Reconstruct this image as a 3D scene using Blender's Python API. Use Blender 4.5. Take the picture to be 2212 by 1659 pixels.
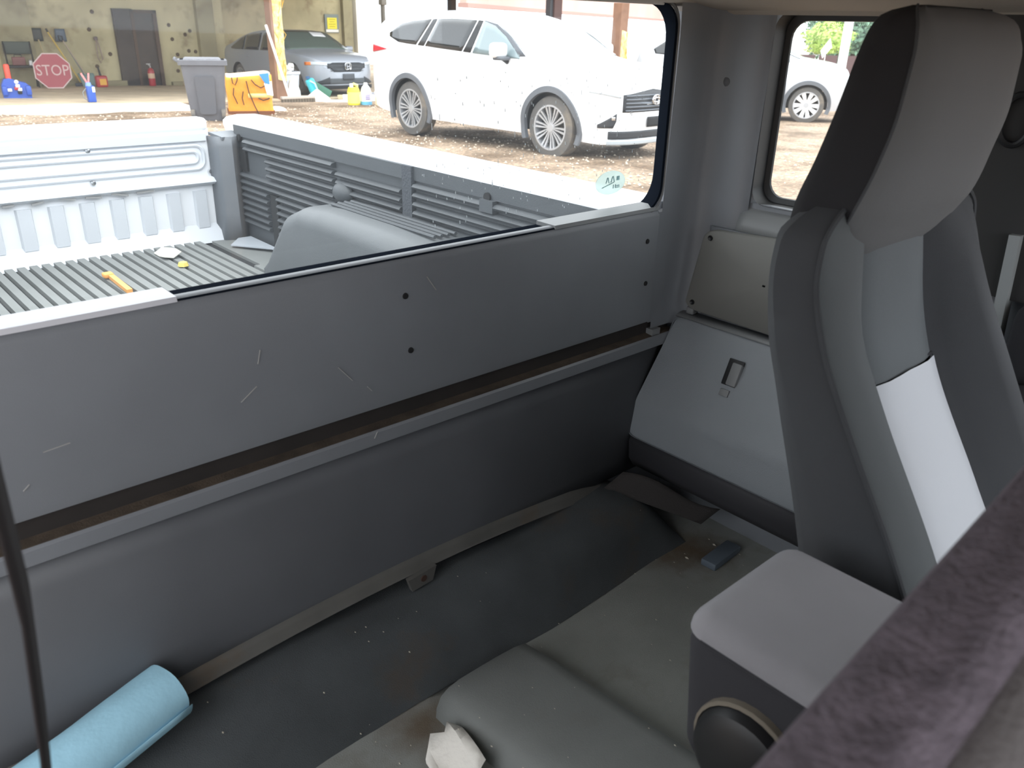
import bpy, bmesh, math, random
import numpy as np
from mathutils import Matrix, Vector

random.seed(7); np.random.seed(7)
for o in list(bpy.data.objects): bpy.data.objects.remove(o)
SC = bpy.context.scene
COL = SC.collection

# ------------------------------------------------------------------ camera, sky, exposure
cam_d = bpy.data.cameras.new('camera'); cam = bpy.data.objects.new('camera', cam_d); COL.objects.link(cam)
YAW, PITCH, ROLL, FPX = math.radians(42.3), math.radians(23.9), math.radians(-1.5), 1755.0
fw = Vector((math.sin(YAW)*math.cos(PITCH), math.cos(YAW)*math.cos(PITCH), -math.sin(PITCH)))
rt = Vector((math.cos(YAW), -math.sin(YAW), 0)); dn = fw.cross(rt)
rt2 = rt*math.cos(ROLL)+dn*math.sin(ROLL); dn2 = -rt*math.sin(ROLL)+dn*math.cos(ROLL)
mw = Matrix((( rt2.x, -dn2.x, -fw.x, 0), (rt2.y, -dn2.y, -fw.y, 0), (rt2.z, -dn2.z, -fw.z, 1.47), (0, 0, 0, 1)))
cam.matrix_world = mw
cam_d.sensor_width = 36; cam_d.lens = FPX/2212*36; cam_d.clip_start = .01; cam_d.clip_end = 400
cam_d.dof.use_dof = True; cam_d.dof.focus_distance = 1.9; cam_d.dof.aperture_fstop = 9.5
SC.camera = cam
W = bpy.data.worlds.new('overcast'); SC.world = W; W.use_nodes = True
nt = W.node_tree; nt.nodes.clear()
wo = nt.nodes.new('ShaderNodeOutputWorld'); bg = nt.nodes.new('ShaderNodeBackground')
tc = nt.nodes.new('ShaderNodeTexCoord'); sx = nt.nodes.new('ShaderNodeSeparateXYZ'); rp = nt.nodes.new('ShaderNodeValToRGB')
rp.color_ramp.elements[0].position = 0.0; rp.color_ramp.elements[0].color = (.80, .84, .90, 1)
rp.color_ramp.elements[1].position = 1.0; rp.color_ramp.elements[1].color = (1.0, 1.0, 1.0, 1)
nt.links.new(tc.outputs['Generated'], sx.inputs[0]); nt.links.new(sx.outputs['Z'], rp.inputs[0])
nt.links.new(rp.outputs[0], bg.inputs[0]); nt.links.new(bg.outputs[0], wo.inputs[0])
bg.inputs[1].default_value = 2.3
SC.view_settings.view_transform = 'Standard'; SC.view_settings.look = 'None'
SC.view_settings.gamma = 1; SC.view_settings.use_curve_mapping = False
SC.view_settings.exposure = 0.8

# ------------------------------------------------------------------ helpers
def lin(c):
    return tuple(((x/255)/12.92 if x/255 <= .04045 else ((x/255+.055)/1.055)**2.4) for x in c)

def mat(name, rgb, rough=.6, metal=0, var=None, bump=None, spec=.5, second=None, dirt=None, coat=0):
    m = bpy.data.materials.new(name); m.use_nodes = True
    t = m.node_tree; b = t.nodes['Principled BSDF']; L = t.links.new
    c = lin(rgb)
    b.inputs['Base Color'].default_value = (*c, 1); b.inputs['Roughness'].default_value = rough
    b.inputs['Metallic'].default_value = metal; b.inputs['Specular IOR Level'].default_value = spec
    b.inputs['Coat Weight'].default_value = coat
    tcn = t.nodes.new('ShaderNodeTexCoord')
    col = None
    if var:
        n = t.nodes.new('ShaderNodeTexNoise'); n.inputs['Scale'].default_value = var[0]; n.inputs['Detail'].default_value = 5
        L(tcn.outputs['Object'], n.inputs['Vector'])
        r = t.nodes.new('ShaderNodeValToRGB'); k = var[1]
        c2 = lin(second) if second else tuple(min(1, x*(1+k)) for x in c)
        r.color_ramp.elements[0].position = .35; r.color_ramp.elements[1].position = .65
        r.color_ramp.elements[0].color = (*(tuple(x*(1-k) for x in c) if not second else c), 1)
        r.color_ramp.elements[1].color = (*c2, 1)
        L(n.outputs['Fac'], r.inputs[0]); col = r.outputs[0]
    if dirt:   # (rgb, scale, threshold, amount)
        n = t.nodes.new('ShaderNodeTexNoise'); n.inputs['Scale'].default_value = dirt[1]; n.inputs['Detail'].default_value = 7
        n.inputs['Roughness'].default_value = .65
        L(tcn.outputs['Object'], n.inputs['Vector'])
        r = t.nodes.new('ShaderNodeValToRGB'); r.color_ramp.elements[0].position = dirt[2]; r.color_ramp.elements[1].position = min(1, dirt[2]+.18)
        r.color_ramp.elements[0].color = (0, 0, 0, 1); r.color_ramp.elements[1].color = (dirt[3],)*3+(1,)
        L(n.outputs['Fac'], r.inputs[0])
        mx = t.nodes.new('ShaderNodeMix'); mx.data_type = 'RGBA'
        L(r.outputs[0], mx.inputs['Factor'])
        if col: L(col, mx.inputs['A'])
        else: mx.inputs['A'].default_value = (*c, 1)
        mx.inputs['B'].default_value = (*lin(dirt[0]), 1); col = mx.outputs['Result']
    if col: L(col, b.inputs['Base Color'])
    if bump:
        n = t.nodes.new('ShaderNodeTexNoise'); n.inputs['Scale'].default_value = bump[0]; n.inputs['Detail'].default_value = 3
        L(tcn.outputs['Object'], n.inputs['Vector'])
        bp = t.nodes.new('ShaderNodeBump'); bp.inputs['Strength'].default_value = bump[1]; bp.inputs['Distance'].default_value = bump[2] if len(bump) > 2 else .002
        L(n.outputs['Fac'], bp.inputs['Height']); L(bp.outputs[0], b.inputs['Normal'])
    return m

def stain(m, spots, rgb):
    t = m.node_tree; b = t.nodes['Principled BSDF']; L = t.links.new
    src = b.inputs['Base Color'].links[0].from_socket; tcn = t.nodes.new('ShaderNodeTexCoord')
    n = t.nodes.new('ShaderNodeTexNoise'); n.inputs['Scale'].default_value = 30; n.inputs['Detail'].default_value = 6; L(tcn.outputs['Object'], n.inputs['Vector'])
    for (x, y, z, r_, k) in spots:
        d = t.nodes.new('ShaderNodeVectorMath'); d.operation = 'DISTANCE'; L(tcn.outputs['Object'], d.inputs[0]); d.inputs[1].default_value = (x, y, z)
        a = t.nodes.new('ShaderNodeMath'); a.operation = 'MULTIPLY_ADD'; L(n.outputs['Fac'], a.inputs[0]); a.inputs[1].default_value = r_*1.1; L(d.outputs['Value'], a.inputs[2])
        q = t.nodes.new('ShaderNodeMapRange'); L(a.outputs[0], q.inputs['Value']); q.inputs['From Min'].default_value = r_*.7; q.inputs['From Max'].default_value = r_*1.7
        q.inputs['To Min'].default_value = k; q.inputs['To Max'].default_value = 0
        mx = t.nodes.new('ShaderNodeMix'); mx.data_type = 'RGBA'; L(q.outputs[0], mx.inputs['Factor']); L(src, mx.inputs['A']); mx.inputs['B'].default_value = (*lin(rgb), 1)
        src = mx.outputs['Result']
    L(src, b.inputs['Base Color'])

def glass_mat(name, tint=(1, 1, 1), haze=.05, rough=.02, haze_col=(.9, .95, 1)):
    m = bpy.data.materials.new(name); m.use_nodes = True
    t = m.node_tree; t.nodes.clear(); L = t.links.new
    o = t.nodes.new('ShaderNodeOutputMaterial'); tr = t.nodes.new('ShaderNodeBsdfTransparent'); gl = t.nodes.new('ShaderNodeBsdfGlossy')
    tl = t.nodes.new('ShaderNodeBsdfTranslucent'); lw = t.nodes.new('ShaderNodeLayerWeight'); lw.inputs['Blend'].default_value = .5
    pw = t.nodes.new('ShaderNodeMath'); pw.operation = 'POWER'; pw.inputs[1].default_value = 5
    fr = t.nodes.new('ShaderNodeMath'); fr.operation = 'MULTIPLY_ADD'; fr.inputs[1].default_value = .9; fr.inputs[2].default_value = .015
    L(lw.outputs['Facing'], pw.inputs[0]); L(pw.outputs[0], fr.inputs[0]); m1 = t.nodes.new('ShaderNodeMixShader'); m2 = t.nodes.new('ShaderNodeMixShader')
    tr.inputs[0].default_value = (*tint, 1); gl.inputs['Roughness'].default_value = rough; 
    tl.inputs[0].default_value = (*haze_col, 1)
    L(fr.outputs[0], m1.inputs[0]); L(tr.outputs[0], m1.inputs[1]); L(gl.outputs[0], m1.inputs[2])
    m2.inputs[0].default_value = haze
    L(m1.outputs[0], m2.inputs[1]); L(tl.outputs[0], m2.inputs[2]); L(m2.outputs[0], o.inputs[0])
    return m

class MB:
    def __init__(s): s.v = []; s.f = []
    def add(s, vs, fs):
        k = len(s.v); s.v += [tuple(map(float, p)) for p in vs]; s.f += [tuple(i+k for i in f) for f in fs]; return s
    def grid(s, P, closeu=False, closev=False, flip=False):
        P = np.asarray(P, float); nu, nv = P.shape[:2]; fs = []
        for i in range(nu if closeu else nu-1):
            for j in range(nv if closev else nv-1):
                a, b, c, d = i*nv+j, ((i+1) % nu)*nv+j, ((i+1) % nu)*nv+(j+1) % nv, i*nv+(j+1) % nv
                fs.append((a, d, c, b) if flip else (a, b, c, d))
        return s.add(P.reshape(-1, 3), fs)
    def box(s, c, d, R=None):
        vs = []
        for x in (-.5, .5):
            for y in (-.5, .5):
                for z in (-.5, .5):
                    p = Vector((x*d[0], y*d[1], z*d[2]))
                    if R is not None: p = R @ p
                    vs.append((c[0]+p.x, c[1]+p.y, c[2]+p.z))
        return s.add(vs, [(0, 1, 3, 2), (4, 6, 7, 5), (0, 4, 5, 1), (2, 3, 7, 6), (0, 2, 6, 4), (1, 5, 7, 3)])
    def bx(s, x0, x1, y0, y1, z0, z1): return s.box(((x0+x1)/2, (y0+y1)/2, (z0+z1)/2), (x1-x0, y1-y0, z1-z0))
    def rbox(s, c, d, r, seg=3, R=None):
        bm = bmesh.new(); bmesh.ops.create_cube(bm, size=1)
        for v in bm.verts: v.co = Vector((v.co.x*d[0], v.co.y*d[1], v.co.z*d[2]))
        bmesh.ops.bevel(bm, geom=bm.edges[:], offset=min(r, min(d)*.49), segments=seg, profile=.5, affect='EDGES')
        bm.verts.ensure_lookup_table()
        vs = [((R @ v.co) if R is not None else v.co)+Vector(c) for v in bm.verts]; fs = [[v.index for v in f.verts] for f in bm.faces]
        bm.free(); return s.add(vs, fs)
    def tube(s, path, r, n=10, cap=True):
        path = [Vector(p) for p in path]; rings = []
        rr = r if hasattr(r, '__len__') else [r]*len(path)
        up = None
        for i, p in enumerate(path):
            t = (path[min(i+1, len(path)-1)]-path[max(i-1, 0)]).normalized()
            if up is None: up = Vector((0, 0, 1)) if abs(t.z) < .9 else Vector((1, 0, 0))
            a = t.cross(up).normalized(); b = a.cross(t).normalized(); up = b
            rings.append([p+(a*math.cos(q)+b*math.sin(q))*rr[i] for q in np.linspace(0, 2*math.pi, n, endpoint=False)])
        k = len(s.v); s.grid([[tuple(q) for q in R_] for R_ in rings], closev=True)
        if cap:
            s.f.append(tuple(k+i for i in range(n))[::-1]); s.f.append(tuple(k+(len(path)-1)*n+i for i in range(n)))
        return s
    def lathe(s, prof, c=(0, 0, 0), axis='Z', n=24):
        rings = []
        for q in np.linspace(0, 2*math.pi, n, endpoint=False):
            row = []
            for r, h in prof:
                a, b = r*math.cos(q), r*math.sin(q)
                p = {'Z': (a, b, h), 'Y': (a, h, b), 'X': (h, a, b)}[axis]
                row.append((p[0]+c[0], p[1]+c[1], p[2]+c[2]))
            rings.append(row)
        return s.grid(rings, closeu=True)
    def prism(s, poly, axis, a, b):
        """poly: 2D points; extruded along axis from a to b"""
        def P(p, h): return {'X': (h, p[0], p[1]), 'Y': (p[0], h, p[1]), 'Z': (p[0], p[1], h)}[axis]
        n = len(poly)
        s.add([P(p, a) for p in poly]+[P(p, b) for p in poly],
              [tuple(range(n))[::-1], tuple(range(n, 2*n))]+[(i, (i+1) % n, n+(i+1) % n, n+i) for i in range(n)])
        return s
    def build(s, name, m, parent=None, world=True, smooth=40, thing=None, solid=0):
        me = bpy.data.meshes.new(name)
        v = s.v
        if parent is not None and world:
            p = parent; off = Vector((0, 0, 0))
            while p is not None: off += p.location; p = p.parent
            v = [(a[0]-off.x, a[1]-off.y, a[2]-off.z) for a in v]
        me.from_pydata(v, [], s.f); me.validate(); me.update()
        bm = bmesh.new(); bm.from_mesh(me); bmesh.ops.remove_doubles(bm, verts=bm.verts[:], dist=1e-5)
        bmesh.ops.recalc_face_normals(bm, faces=bm.faces[:]); bm.to_mesh(me); bm.free()
        if smooth:
            for p in me.polygons: p.use_smooth = True
            me.set_sharp_from_angle(angle=math.radians(smooth))
        me.materials.append(m)
        o = bpy.data.objects.new(name, me); COL.objects.link(o)
        if parent is not None: o.parent = parent
        if solid:
            md = o.modifiers.new('thickness', 'SOLIDIFY'); md.thickness = solid; md.offset = -1
        return o

def tag(o, label=None, cat=None, group=None, kind=None):
    if label: o['label'] = label
    if cat: o['category'] = cat
    if group: o['group'] = group
    if kind: o['kind'] = kind
    return o
def thing(name, label, cat, loc=(0, 0, 0), rz=0, group=None, kind=None, rot=None):
    o = bpy.data.objects.new(name, None); COL.objects.link(o); o.location = loc
    o.rotation_euler = rot if rot else (0, 0, rz); o.empty_display_size = .1
    return tag(o, label, cat, group, kind)
def dup(o, parent=None, loc=None):
    c = o.copy(); COL.objects.link(c)
    if parent is not None: c.parent = parent
    if loc is not None: c.location = loc
    for ch in list(o.children):
        dup(ch, c)
    return c
def pchip(xs, ys):
    xs = np.array(xs, float); ys = np.array(ys, float); h = np.diff(xs); d = np.diff(ys)/h
    m = np.zeros_like(ys); m[0], m[-1] = d[0], d[-1]
    for i in range(1, len(xs)-1):
        if d[i-1]*d[i] > 0:
            w1, w2 = 2*h[i]+h[i-1], h[i]+2*h[i-1]; m[i] = (w1+w2)/(w1/d[i-1]+w2/d[i])
    def f(x):
        x = np.clip(x, xs[0], xs[-1]); i = np.clip(np.searchsorted(xs, x)-1, 0, len(h)-1)
        t = (x-xs[i])/h[i]
        return ((2*t**3-3*t**2+1)*ys[i]+(t**3-2*t**2+t)*h[i]*m[i]+(-2*t**3+3*t**2)*ys[i+1]+(t**3-t**2)*h[i]*m[i+1])
    return f
def rot(ax, deg): return Matrix.Rotation(math.radians(deg), 3, ax)
def GZ(x, y): return .265-.0213*x-.0207*y          # the yard falls gently away from the truck
def text_mb(txt, size, depth, R, loc, sxs=1.0):
    cu = bpy.data.curves.new('t', 'FONT'); cu.body = txt; cu.size = size; cu.extrude = depth; cu.align_x = 'CENTER'; cu.align_y = 'CENTER'; cu.resolution_u = 3
    to = bpy.data.objects.new('t', cu); COL.objects.link(to); bpy.context.view_layer.update()
    me = bpy.data.meshes.new_from_object(to.evaluated_get(bpy.context.evaluated_depsgraph_get()))
    b = MB(); b.add([tuple(R @ Vector((v.co.x*sxs, v.co.y, v.co.z))+Vector(loc)) for v in me.vertices], [tuple(p.vertices) for p in me.polygons])
    bpy.data.objects.remove(to); bpy.data.curves.remove(cu); bpy.data.meshes.remove(me)
    return b
def rrect(x0, x1, z0, z1, r, n=6):
    pts = []
    for cx, cz, a0 in ((x1-r, z0+r, -90), (x1-r, z1-r, 0), (x0+r, z1-r, 90), (x0+r, z0+r, 180)):
        for a in np.linspace(a0, a0+90, n): pts.append((cx+r*math.cos(math.radians(a)), cz+r*math.sin(math.radians(a))))
    return pts

# ------------------------------------------------------------------ materials
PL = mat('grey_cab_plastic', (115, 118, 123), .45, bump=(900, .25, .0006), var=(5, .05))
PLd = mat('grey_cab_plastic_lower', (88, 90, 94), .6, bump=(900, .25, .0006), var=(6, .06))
PLl = mat('light_grey_plastic', (118, 120, 121), .5, bump=(700, .2, .0006))
PLbox = mat('warm_grey_plastic', (110, 110, 106), .6, bump=(700, .2, .0006))
FLG = mat('flange_plastic', (84, 83, 80), .65, var=(12, .12), dirt=((96, 78, 58), 9, .55, .5))
HEAD = mat('headliner', (168, 160, 150), .95, bump=(500, .3, .001))
CARP = mat('dark_carpet', (68, 72, 74), .95, bump=(600, .6, .002), var=(9, .12), dirt=((84, 70, 54), 6, .56, .5))
CARP2 = mat('floor_vinyl', (132, 134, 130), .85, bump=(500, .5, .0015), var=(7, .08), dirt=((96, 86, 70), 5, .55, .5))
stain(CARP2, [(1.27, .80, .45, .09, .85), (1.2, .83, .45, .06, .6), (.55, .79, .45, .07, .8), (.75, .83, .45, .03, .7)], (92, 76, 56))
MATT = mat('rubber_mat', (114, 117, 115), .8, bump=(500, .4, .001), var=(8, .06), dirt=((95, 88, 76), 7, .6, .4))
DUST = mat('brown_dust', (64, 54, 44), .95, var=(30, .3), bump=(300, .6))
BLK = mat('black_rubber', (22, 23, 25), .5)
BLKM = mat('matte_black', (14, 14, 16), .7)
SEAL = mat('window_seal', (22, 26, 33), .9, spec=0)
FAB = mat('dark_grey_fabric', (62, 64, 67), .95, bump=(1400, .5, .0008), var=(6, .05))
FABi = mat('grey_fabric_insert', (90, 95, 98), .92, bump=(1400, .5, .0008), var=(6, .04))
FABl = mat('pale_grey_fabric_insert', (190, 194, 200), .9, bump=(1200, .3, .0006))
FABk = mat('black_fabric', (46, 46, 50), .95, bump=(1400, .5, .0008))
FABp = mat('lilac_grey_fabric', (132, 131, 135), .95, bump=(1400, .5, .0008), var=(8, .05))
FUZZ = mat('fuzzy_carpet_backing', (92, 84, 92), 1, var=(60, .22), bump=(250, .7, .004))
PASS = mat('grey_seat_cloth', (118, 114, 114), .95, bump=(300, .4, .002), var=(10, .05))
WHITE = mat('white_truck_paint', (236, 238, 242), .3, coat=.5)
LINER = mat('black_bed_liner', (70, 74, 78), .55, bump=(350, .35, .002), var=(4, .08))
LINERF = mat('grey_bed_liner_floor', (120, 123, 122), .7, bump=(250, .3, .002), var=(3, .08))
DARK = mat('dark_groove', (30, 32, 34), .8)
TAILM = mat('white_tailgate_liner', (204, 208, 214), .4, var=(4, .02))
CHROME = mat('chrome', (215, 217, 220), .18, 1)
ALLOY = mat('silver_alloy', (186, 188, 192), .38, .6)
TYRE = mat('tyre_rubber', (92, 90, 88), .85, bump=(120, .3, .004), dirt=((150, 135, 115), 3, .5, .6))
CLAD = mat('grey_wheel_arch_plastic', (96, 100, 106), .6)
UNDER = mat('black_underbody', (26, 27, 28), .8)
CGLASS = mat('dark_tinted_glass', (24, 27, 30), .05, spec=.8)
CGLASSL = mat('pale_reflecting_glass', (120, 136, 140), .1, spec=.8)
CSCREEN = mat('sky_glare_screen', (210, 220, 222), .1, spec=1.0)  # sky glare on the glass painted in as a pale base colour
REDL = mat('red_lamp', (190, 40, 52), .2)
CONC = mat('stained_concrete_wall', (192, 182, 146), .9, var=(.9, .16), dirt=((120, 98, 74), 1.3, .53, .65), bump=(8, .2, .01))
CONC2 = mat('dark_pilaster_paint', (158, 150, 120), .9, var=(1.2, .12), dirt=((110, 96, 76), 1.5, .52, .6))  # darker concrete tone for pilasters, plinth and end trim
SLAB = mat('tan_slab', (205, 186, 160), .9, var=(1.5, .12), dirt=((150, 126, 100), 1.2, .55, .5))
APRON = mat('sunlit_concrete_apron', (248, 244, 236), .9, var=(3, .03), dirt=((180, 168, 152), 2.2, .62, .6))  # open-air brightness beyond the roof painted into the concrete colour

# gravel: small pale stones in brown soil, with wetter brown patches
def gravel_mat():
    m = bpy.data.materials.new('gravel'); m.use_nodes = True; t = m.node_tree; b = t.nodes['Principled BSDF']; L = t.links.new
    tcn = t.nodes.new('ShaderNodeTexCoord')
    v = t.nodes.new('ShaderNodeTexVoronoi'); v.inputs['Scale'].default_value = 22
    n = t.nodes.new('ShaderNodeTexNoise'); n.inputs['Scale'].default_value = 1.1; n.inputs['Detail'].default_value = 6
    n2 = t.nodes.new('ShaderNodeTexNoise'); n2.inputs['Scale'].default_value = 30; n2.inputs['Detail'].default_value = 4
    for q in (v, n, n2): L(tcn.outputs['Object'], q.inputs['Vector'])
    r = t.nodes.new('ShaderNodeValToRGB'); e = r.color_ramp.elements
    e[0].position = .35; e[0].color = (*lin((110, 89, 68)), 1); e[1].position = .62; e[1].color = (*lin((174, 152, 130)), 1)
    L(n.outputs['Fac'], r.inputs[0])
    r2 = t.nodes.new('ShaderNodeValToRGB'); e = r2.color_ramp.elements
    e[0].position = .45; e[0].color = (.72, .72, .72, 1); e[1].position = .62; e[1].color = (1.25, 1.22, 1.18, 1)
    L(n2.outputs['Fac'], r2.inputs[0])
    sep = t.nodes.new('ShaderNodeSeparateColor'); L(v.outputs['Color'], sep.inputs[0])
    r3 = t.nodes.new('ShaderNodeValToRGB'); e = r3.color_ramp.elements
    e[0].position = .6; e[0].color = (.85, .85, .85, 1); e[1].position = .95; e[1].color = (1.35, 1.35, 1.35, 1)
    L(sep.outputs[0], r3.inputs[0])
    def mul(a, b_):
        x = t.nodes.new('ShaderNodeMix'); x.data_type = 'RGBA'; x.blend_type = 'MULTIPLY'; x.inputs['Factor'].default_value = 1
        L(a, x.inputs['A']); L(b_, x.inputs['B']); return x.outputs['Result']
    L(mul(mul(r.outputs[0], r2.outputs[0]), r3.outputs[0]), b.inputs['Base Color'])
    b.inputs['Roughness'].default_value = .9
    bp = t.nodes.new('ShaderNodeBump'); bp.inputs['Strength'].default_value = .8; bp.inputs['Distance'].default_value = .02
    L(v.outputs['Distance'], bp.inputs['Height']); L(bp.outputs[0], b.inputs['Normal'])
    return m
GRAVEL = gravel_mat()

# ================================================================== YARD AND BUILDING
def gquad(x0, x1, y0, y1, dz, nx=2, ny=2):
    return [[(x, y, GZ(x, y)+dz) for y in np.linspace(y0, y1, ny)] for x in np.linspace(x0, x1, nx)]
b = MB(); b.grid(gquad(-60, 140, -40, 140, 0, 41, 37)); ground = tag(b.build('ground', GRAVEL), kind='structure')
# concrete apron in the open and the tan slab under the roof
def slab(name, m, pts, h):
    b = MB(); n = len(pts)
    b.add([(x, y, GZ(x, y)-.1) for x, y in pts]+[(x, y, GZ(x, y)+h) for x, y in pts], [tuple(range(n, 2*n))]+[(i, (i+1) % n, n+(i+1) % n, n+i) for i in range(n)])
    return tag(b.build(name, m), kind='structure')
rng = random.Random(3)
edge = [(x, 16.35+rng.uniform(-.22, .22)) for x in np.linspace(-14, 6.6, 44)]
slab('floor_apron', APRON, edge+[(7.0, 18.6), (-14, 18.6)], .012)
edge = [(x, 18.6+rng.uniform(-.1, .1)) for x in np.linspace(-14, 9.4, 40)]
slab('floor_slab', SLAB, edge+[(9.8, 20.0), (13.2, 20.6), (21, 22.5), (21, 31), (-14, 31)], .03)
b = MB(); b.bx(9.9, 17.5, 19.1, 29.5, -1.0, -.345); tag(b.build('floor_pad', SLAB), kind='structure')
# building walls
b = MB(); b.bx(-14, 11.0, 26.0, 26.4, -.9, 4.2); b.bx(11.0, 11.4, 26.0, 30.9, -.9, 4.2)
wl = tag(b.build('wall_left', CONC), kind='structure')
b = MB(); b.bx(11.0, 18.72, 30.5, 30.9, -1.1, 4.2); tag(b.build('wall_back', CONC), kind='structure')
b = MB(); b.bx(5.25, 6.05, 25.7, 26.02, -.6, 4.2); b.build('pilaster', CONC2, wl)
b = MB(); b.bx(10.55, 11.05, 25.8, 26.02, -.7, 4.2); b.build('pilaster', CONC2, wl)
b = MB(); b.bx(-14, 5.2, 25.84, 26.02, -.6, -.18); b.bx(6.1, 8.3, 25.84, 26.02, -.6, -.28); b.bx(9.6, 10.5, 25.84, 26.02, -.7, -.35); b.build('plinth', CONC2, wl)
b = MB(); b.bx(18.72, 19.0, 30.2, 30.9, -1.1, 4.2)
tag(b.build('trim_1', mat('sunlit_column_paint', (250, 247, 240), .8, var=(.8, .03), dirt=((214, 190, 160), 1, .64, .3))), kind='structure')  # sunlit brightness painted in as a near-white column
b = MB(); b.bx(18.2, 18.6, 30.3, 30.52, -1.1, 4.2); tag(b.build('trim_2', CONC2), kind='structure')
b = MB(); b.bx(-14, 17.6, 18.9, 31, 3.3, 3.55); tag(b.build('ceiling_shed', mat('shed_roof', (120, 112, 100), .9, var=(2, .1))), kind='structure')
# tie holes and rust marks of the cast wall
HOLE = mat('tie_hole', (88, 72, 54), .95)
for (x, z) in ((7.55, 1.05), (7.6, .1), (8.0, .42), (7.7, 1.5), (9.75, 1.2), (9.8, .82), (9.9, .4), (9.85, -.05), (10.2, .95), (10.25, .5), (10.45, .48), (10.35, 1.05), (10.65, .4)):
    b = MB(); b.lathe([(.0, 0), (.05, 0), (.055, .012), (.035, .03)], (x, 25.975, z), 'Y', 10); b.build('tie_hole', HOLE, wl)
# doorway of the building
DOORM = mat('dark_door', (70, 60, 54), .6, var=(1.5, .2)); DOORF = mat('door_frame_brown', (84, 66, 54), .7)
d = MB(); d.bx(8.72, 9.30, 25.93, 26.0, -.44, 1.5); dr = tag(d.build('door_1', DOORM), kind='structure')
f = MB(); f.bx(8.2, 8.72, 25.86, 26.0, -.45, 1.6); f.build('door_leaf', mat('open_door_leaf', (58, 50, 46), .6, var=(2, .2)), dr)
for (x0, x1, z0, z1) in ((8.66, 8.74, -.45, 1.58), (9.28, 9.38, -.45, 1.58), (8.66, 9.38, 1.5, 1.58)):
    f = MB(); f.bx(x0, x1, 25.84, 26.0, z0, z1); f.build('door_frame', DOORF, dr)

def prop(name, label, cat, x, y, dz=0, rz=0, group=None): return thing(name, label, cat, (x, y, GZ(x, y)+dz), rz, group)

# fire extinguisher standing in the doorway
RED = mat('red_paint', (176, 44, 52), .35); BLUE = mat('blue_paint', (46, 84, 176), .4); WHT = mat('white_plastic', (240, 240, 240), .45)
e = prop('fire_extinguisher', 'red fire extinguisher standing at the dark doorway', 'extinguisher', 8.92, 25.62, .03); e.scale = (.74, .74, .74)
MB().lathe([(0, 0), (.12, 0), (.125, .03), (.125, .52), (.1, .6), (.04, .66), (0, .66)], n=16).build('tank', RED, e, False)
MB().tube([(0, 0, .64), (0, 0, .72), (-.06, 0, .78)], .03, 8).box((-.06, 0, .8), (.16, .05, .03)).build('valve', mat('grey_metal', (190, 190, 190), .4, .6), e, False)
MB().tube([(.02, 0, .7), (.13, -.03, .62), (.14, -.03, .4)], .018, 8).build('hose', BLK, e, False)
MB().lathe([(.127, .28), (.127, .46)], n=16).build('label_band', mat('cream_label', (225, 190, 160), .6), e, False)
# STOP sign leaning in front of the chair
s = prop('stop_sign', 'red octagonal STOP sign with white border standing on the slab', 'sign', 6.08, 24.55, .03)
s.rotation_euler = (math.radians(-6), 0, math.radians(-12))
oc = lambda r: [(r*math.cos(math.radians(22.5+45*i)), .425+r*math.sin(math.radians(22.5+45*i))) for i in range(8)]
MB().prism(oc(.46), 'Y', 0, .012).build('border', mat('white_reflective', (214, 190, 186), .5), s, False, 0)
MB().prism(oc(.43), 'Y', -.006, .004).build('face', mat('faded_red', (172, 76, 86), .5), s, False, 0)
text_mb('STOP', .37, .004, rot('X', 90), (0, -.012, .425), .86).build('lettering', mat('letter_white', (214, 182, 178), .5), s, False, 0)
# folding chair with clutter
GRN = mat('dark_green_vinyl', (66, 76, 70), .6)
c = prop('folding_chair', 'dark green chair behind the STOP sign, clutter on its seat', 'chair', 5.55, 25.3, .03, -.15); c.scale = (1.15, 1.1, 1.15)
MB().rbox((0, .22, .82), (.56, .05, .26), .03).build('backrest', GRN, c, False)
MB().rbox((0, 0, .44), (.54, .46, .05), .02).build('seat', mat('dark_seat', (44, 44, 46), .6), c, False)
for sx_ in (-.26, .26):
    MB().tube([(sx_, -.22, 0), (sx_, .0, .44), (sx_, .22, .95)], .016, 8).build('leg', BLKM, c, False)
    MB().tube([(sx_, .24, 0), (sx_, -.16, .44)], .016, 8).build('leg', BLKM, c, False)
tb = thing('toolbox', 'faded red toolbox sitting on the dark green chair', 'toolbox', (5.50, 25.25, GZ(5.55, 25.3)+.567), -.15)
MB().rbox((0, 0, .1), (.3, .2, .2), .02).build('body', mat('faded_maroon', (120, 72, 70), .6), tb, False)
MB().tube([(-.08, 0, .19), (-.08, 0, .25), (.08, 0, .25), (.08, 0, .19)], .012, 8).build('handle', BLK, tb, False)
jr = thing('jar', 'small pale jar beside the toolbox on the chair', 'jar', (5.76, 25.19, GZ(5.55, 25.3)+.567))
MB().lathe([(0, 0), (.045, 0), (.045, .09), (.035, .11), (0, .11)], n=12).build('glass', WHT, jr, False)
MB().lathe([(0, .11), (.038, .11), (.038, .13), (0, .13)], n=12).build('lid', mat('grey_lid', (150, 150, 150), .5), jr, False)
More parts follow.
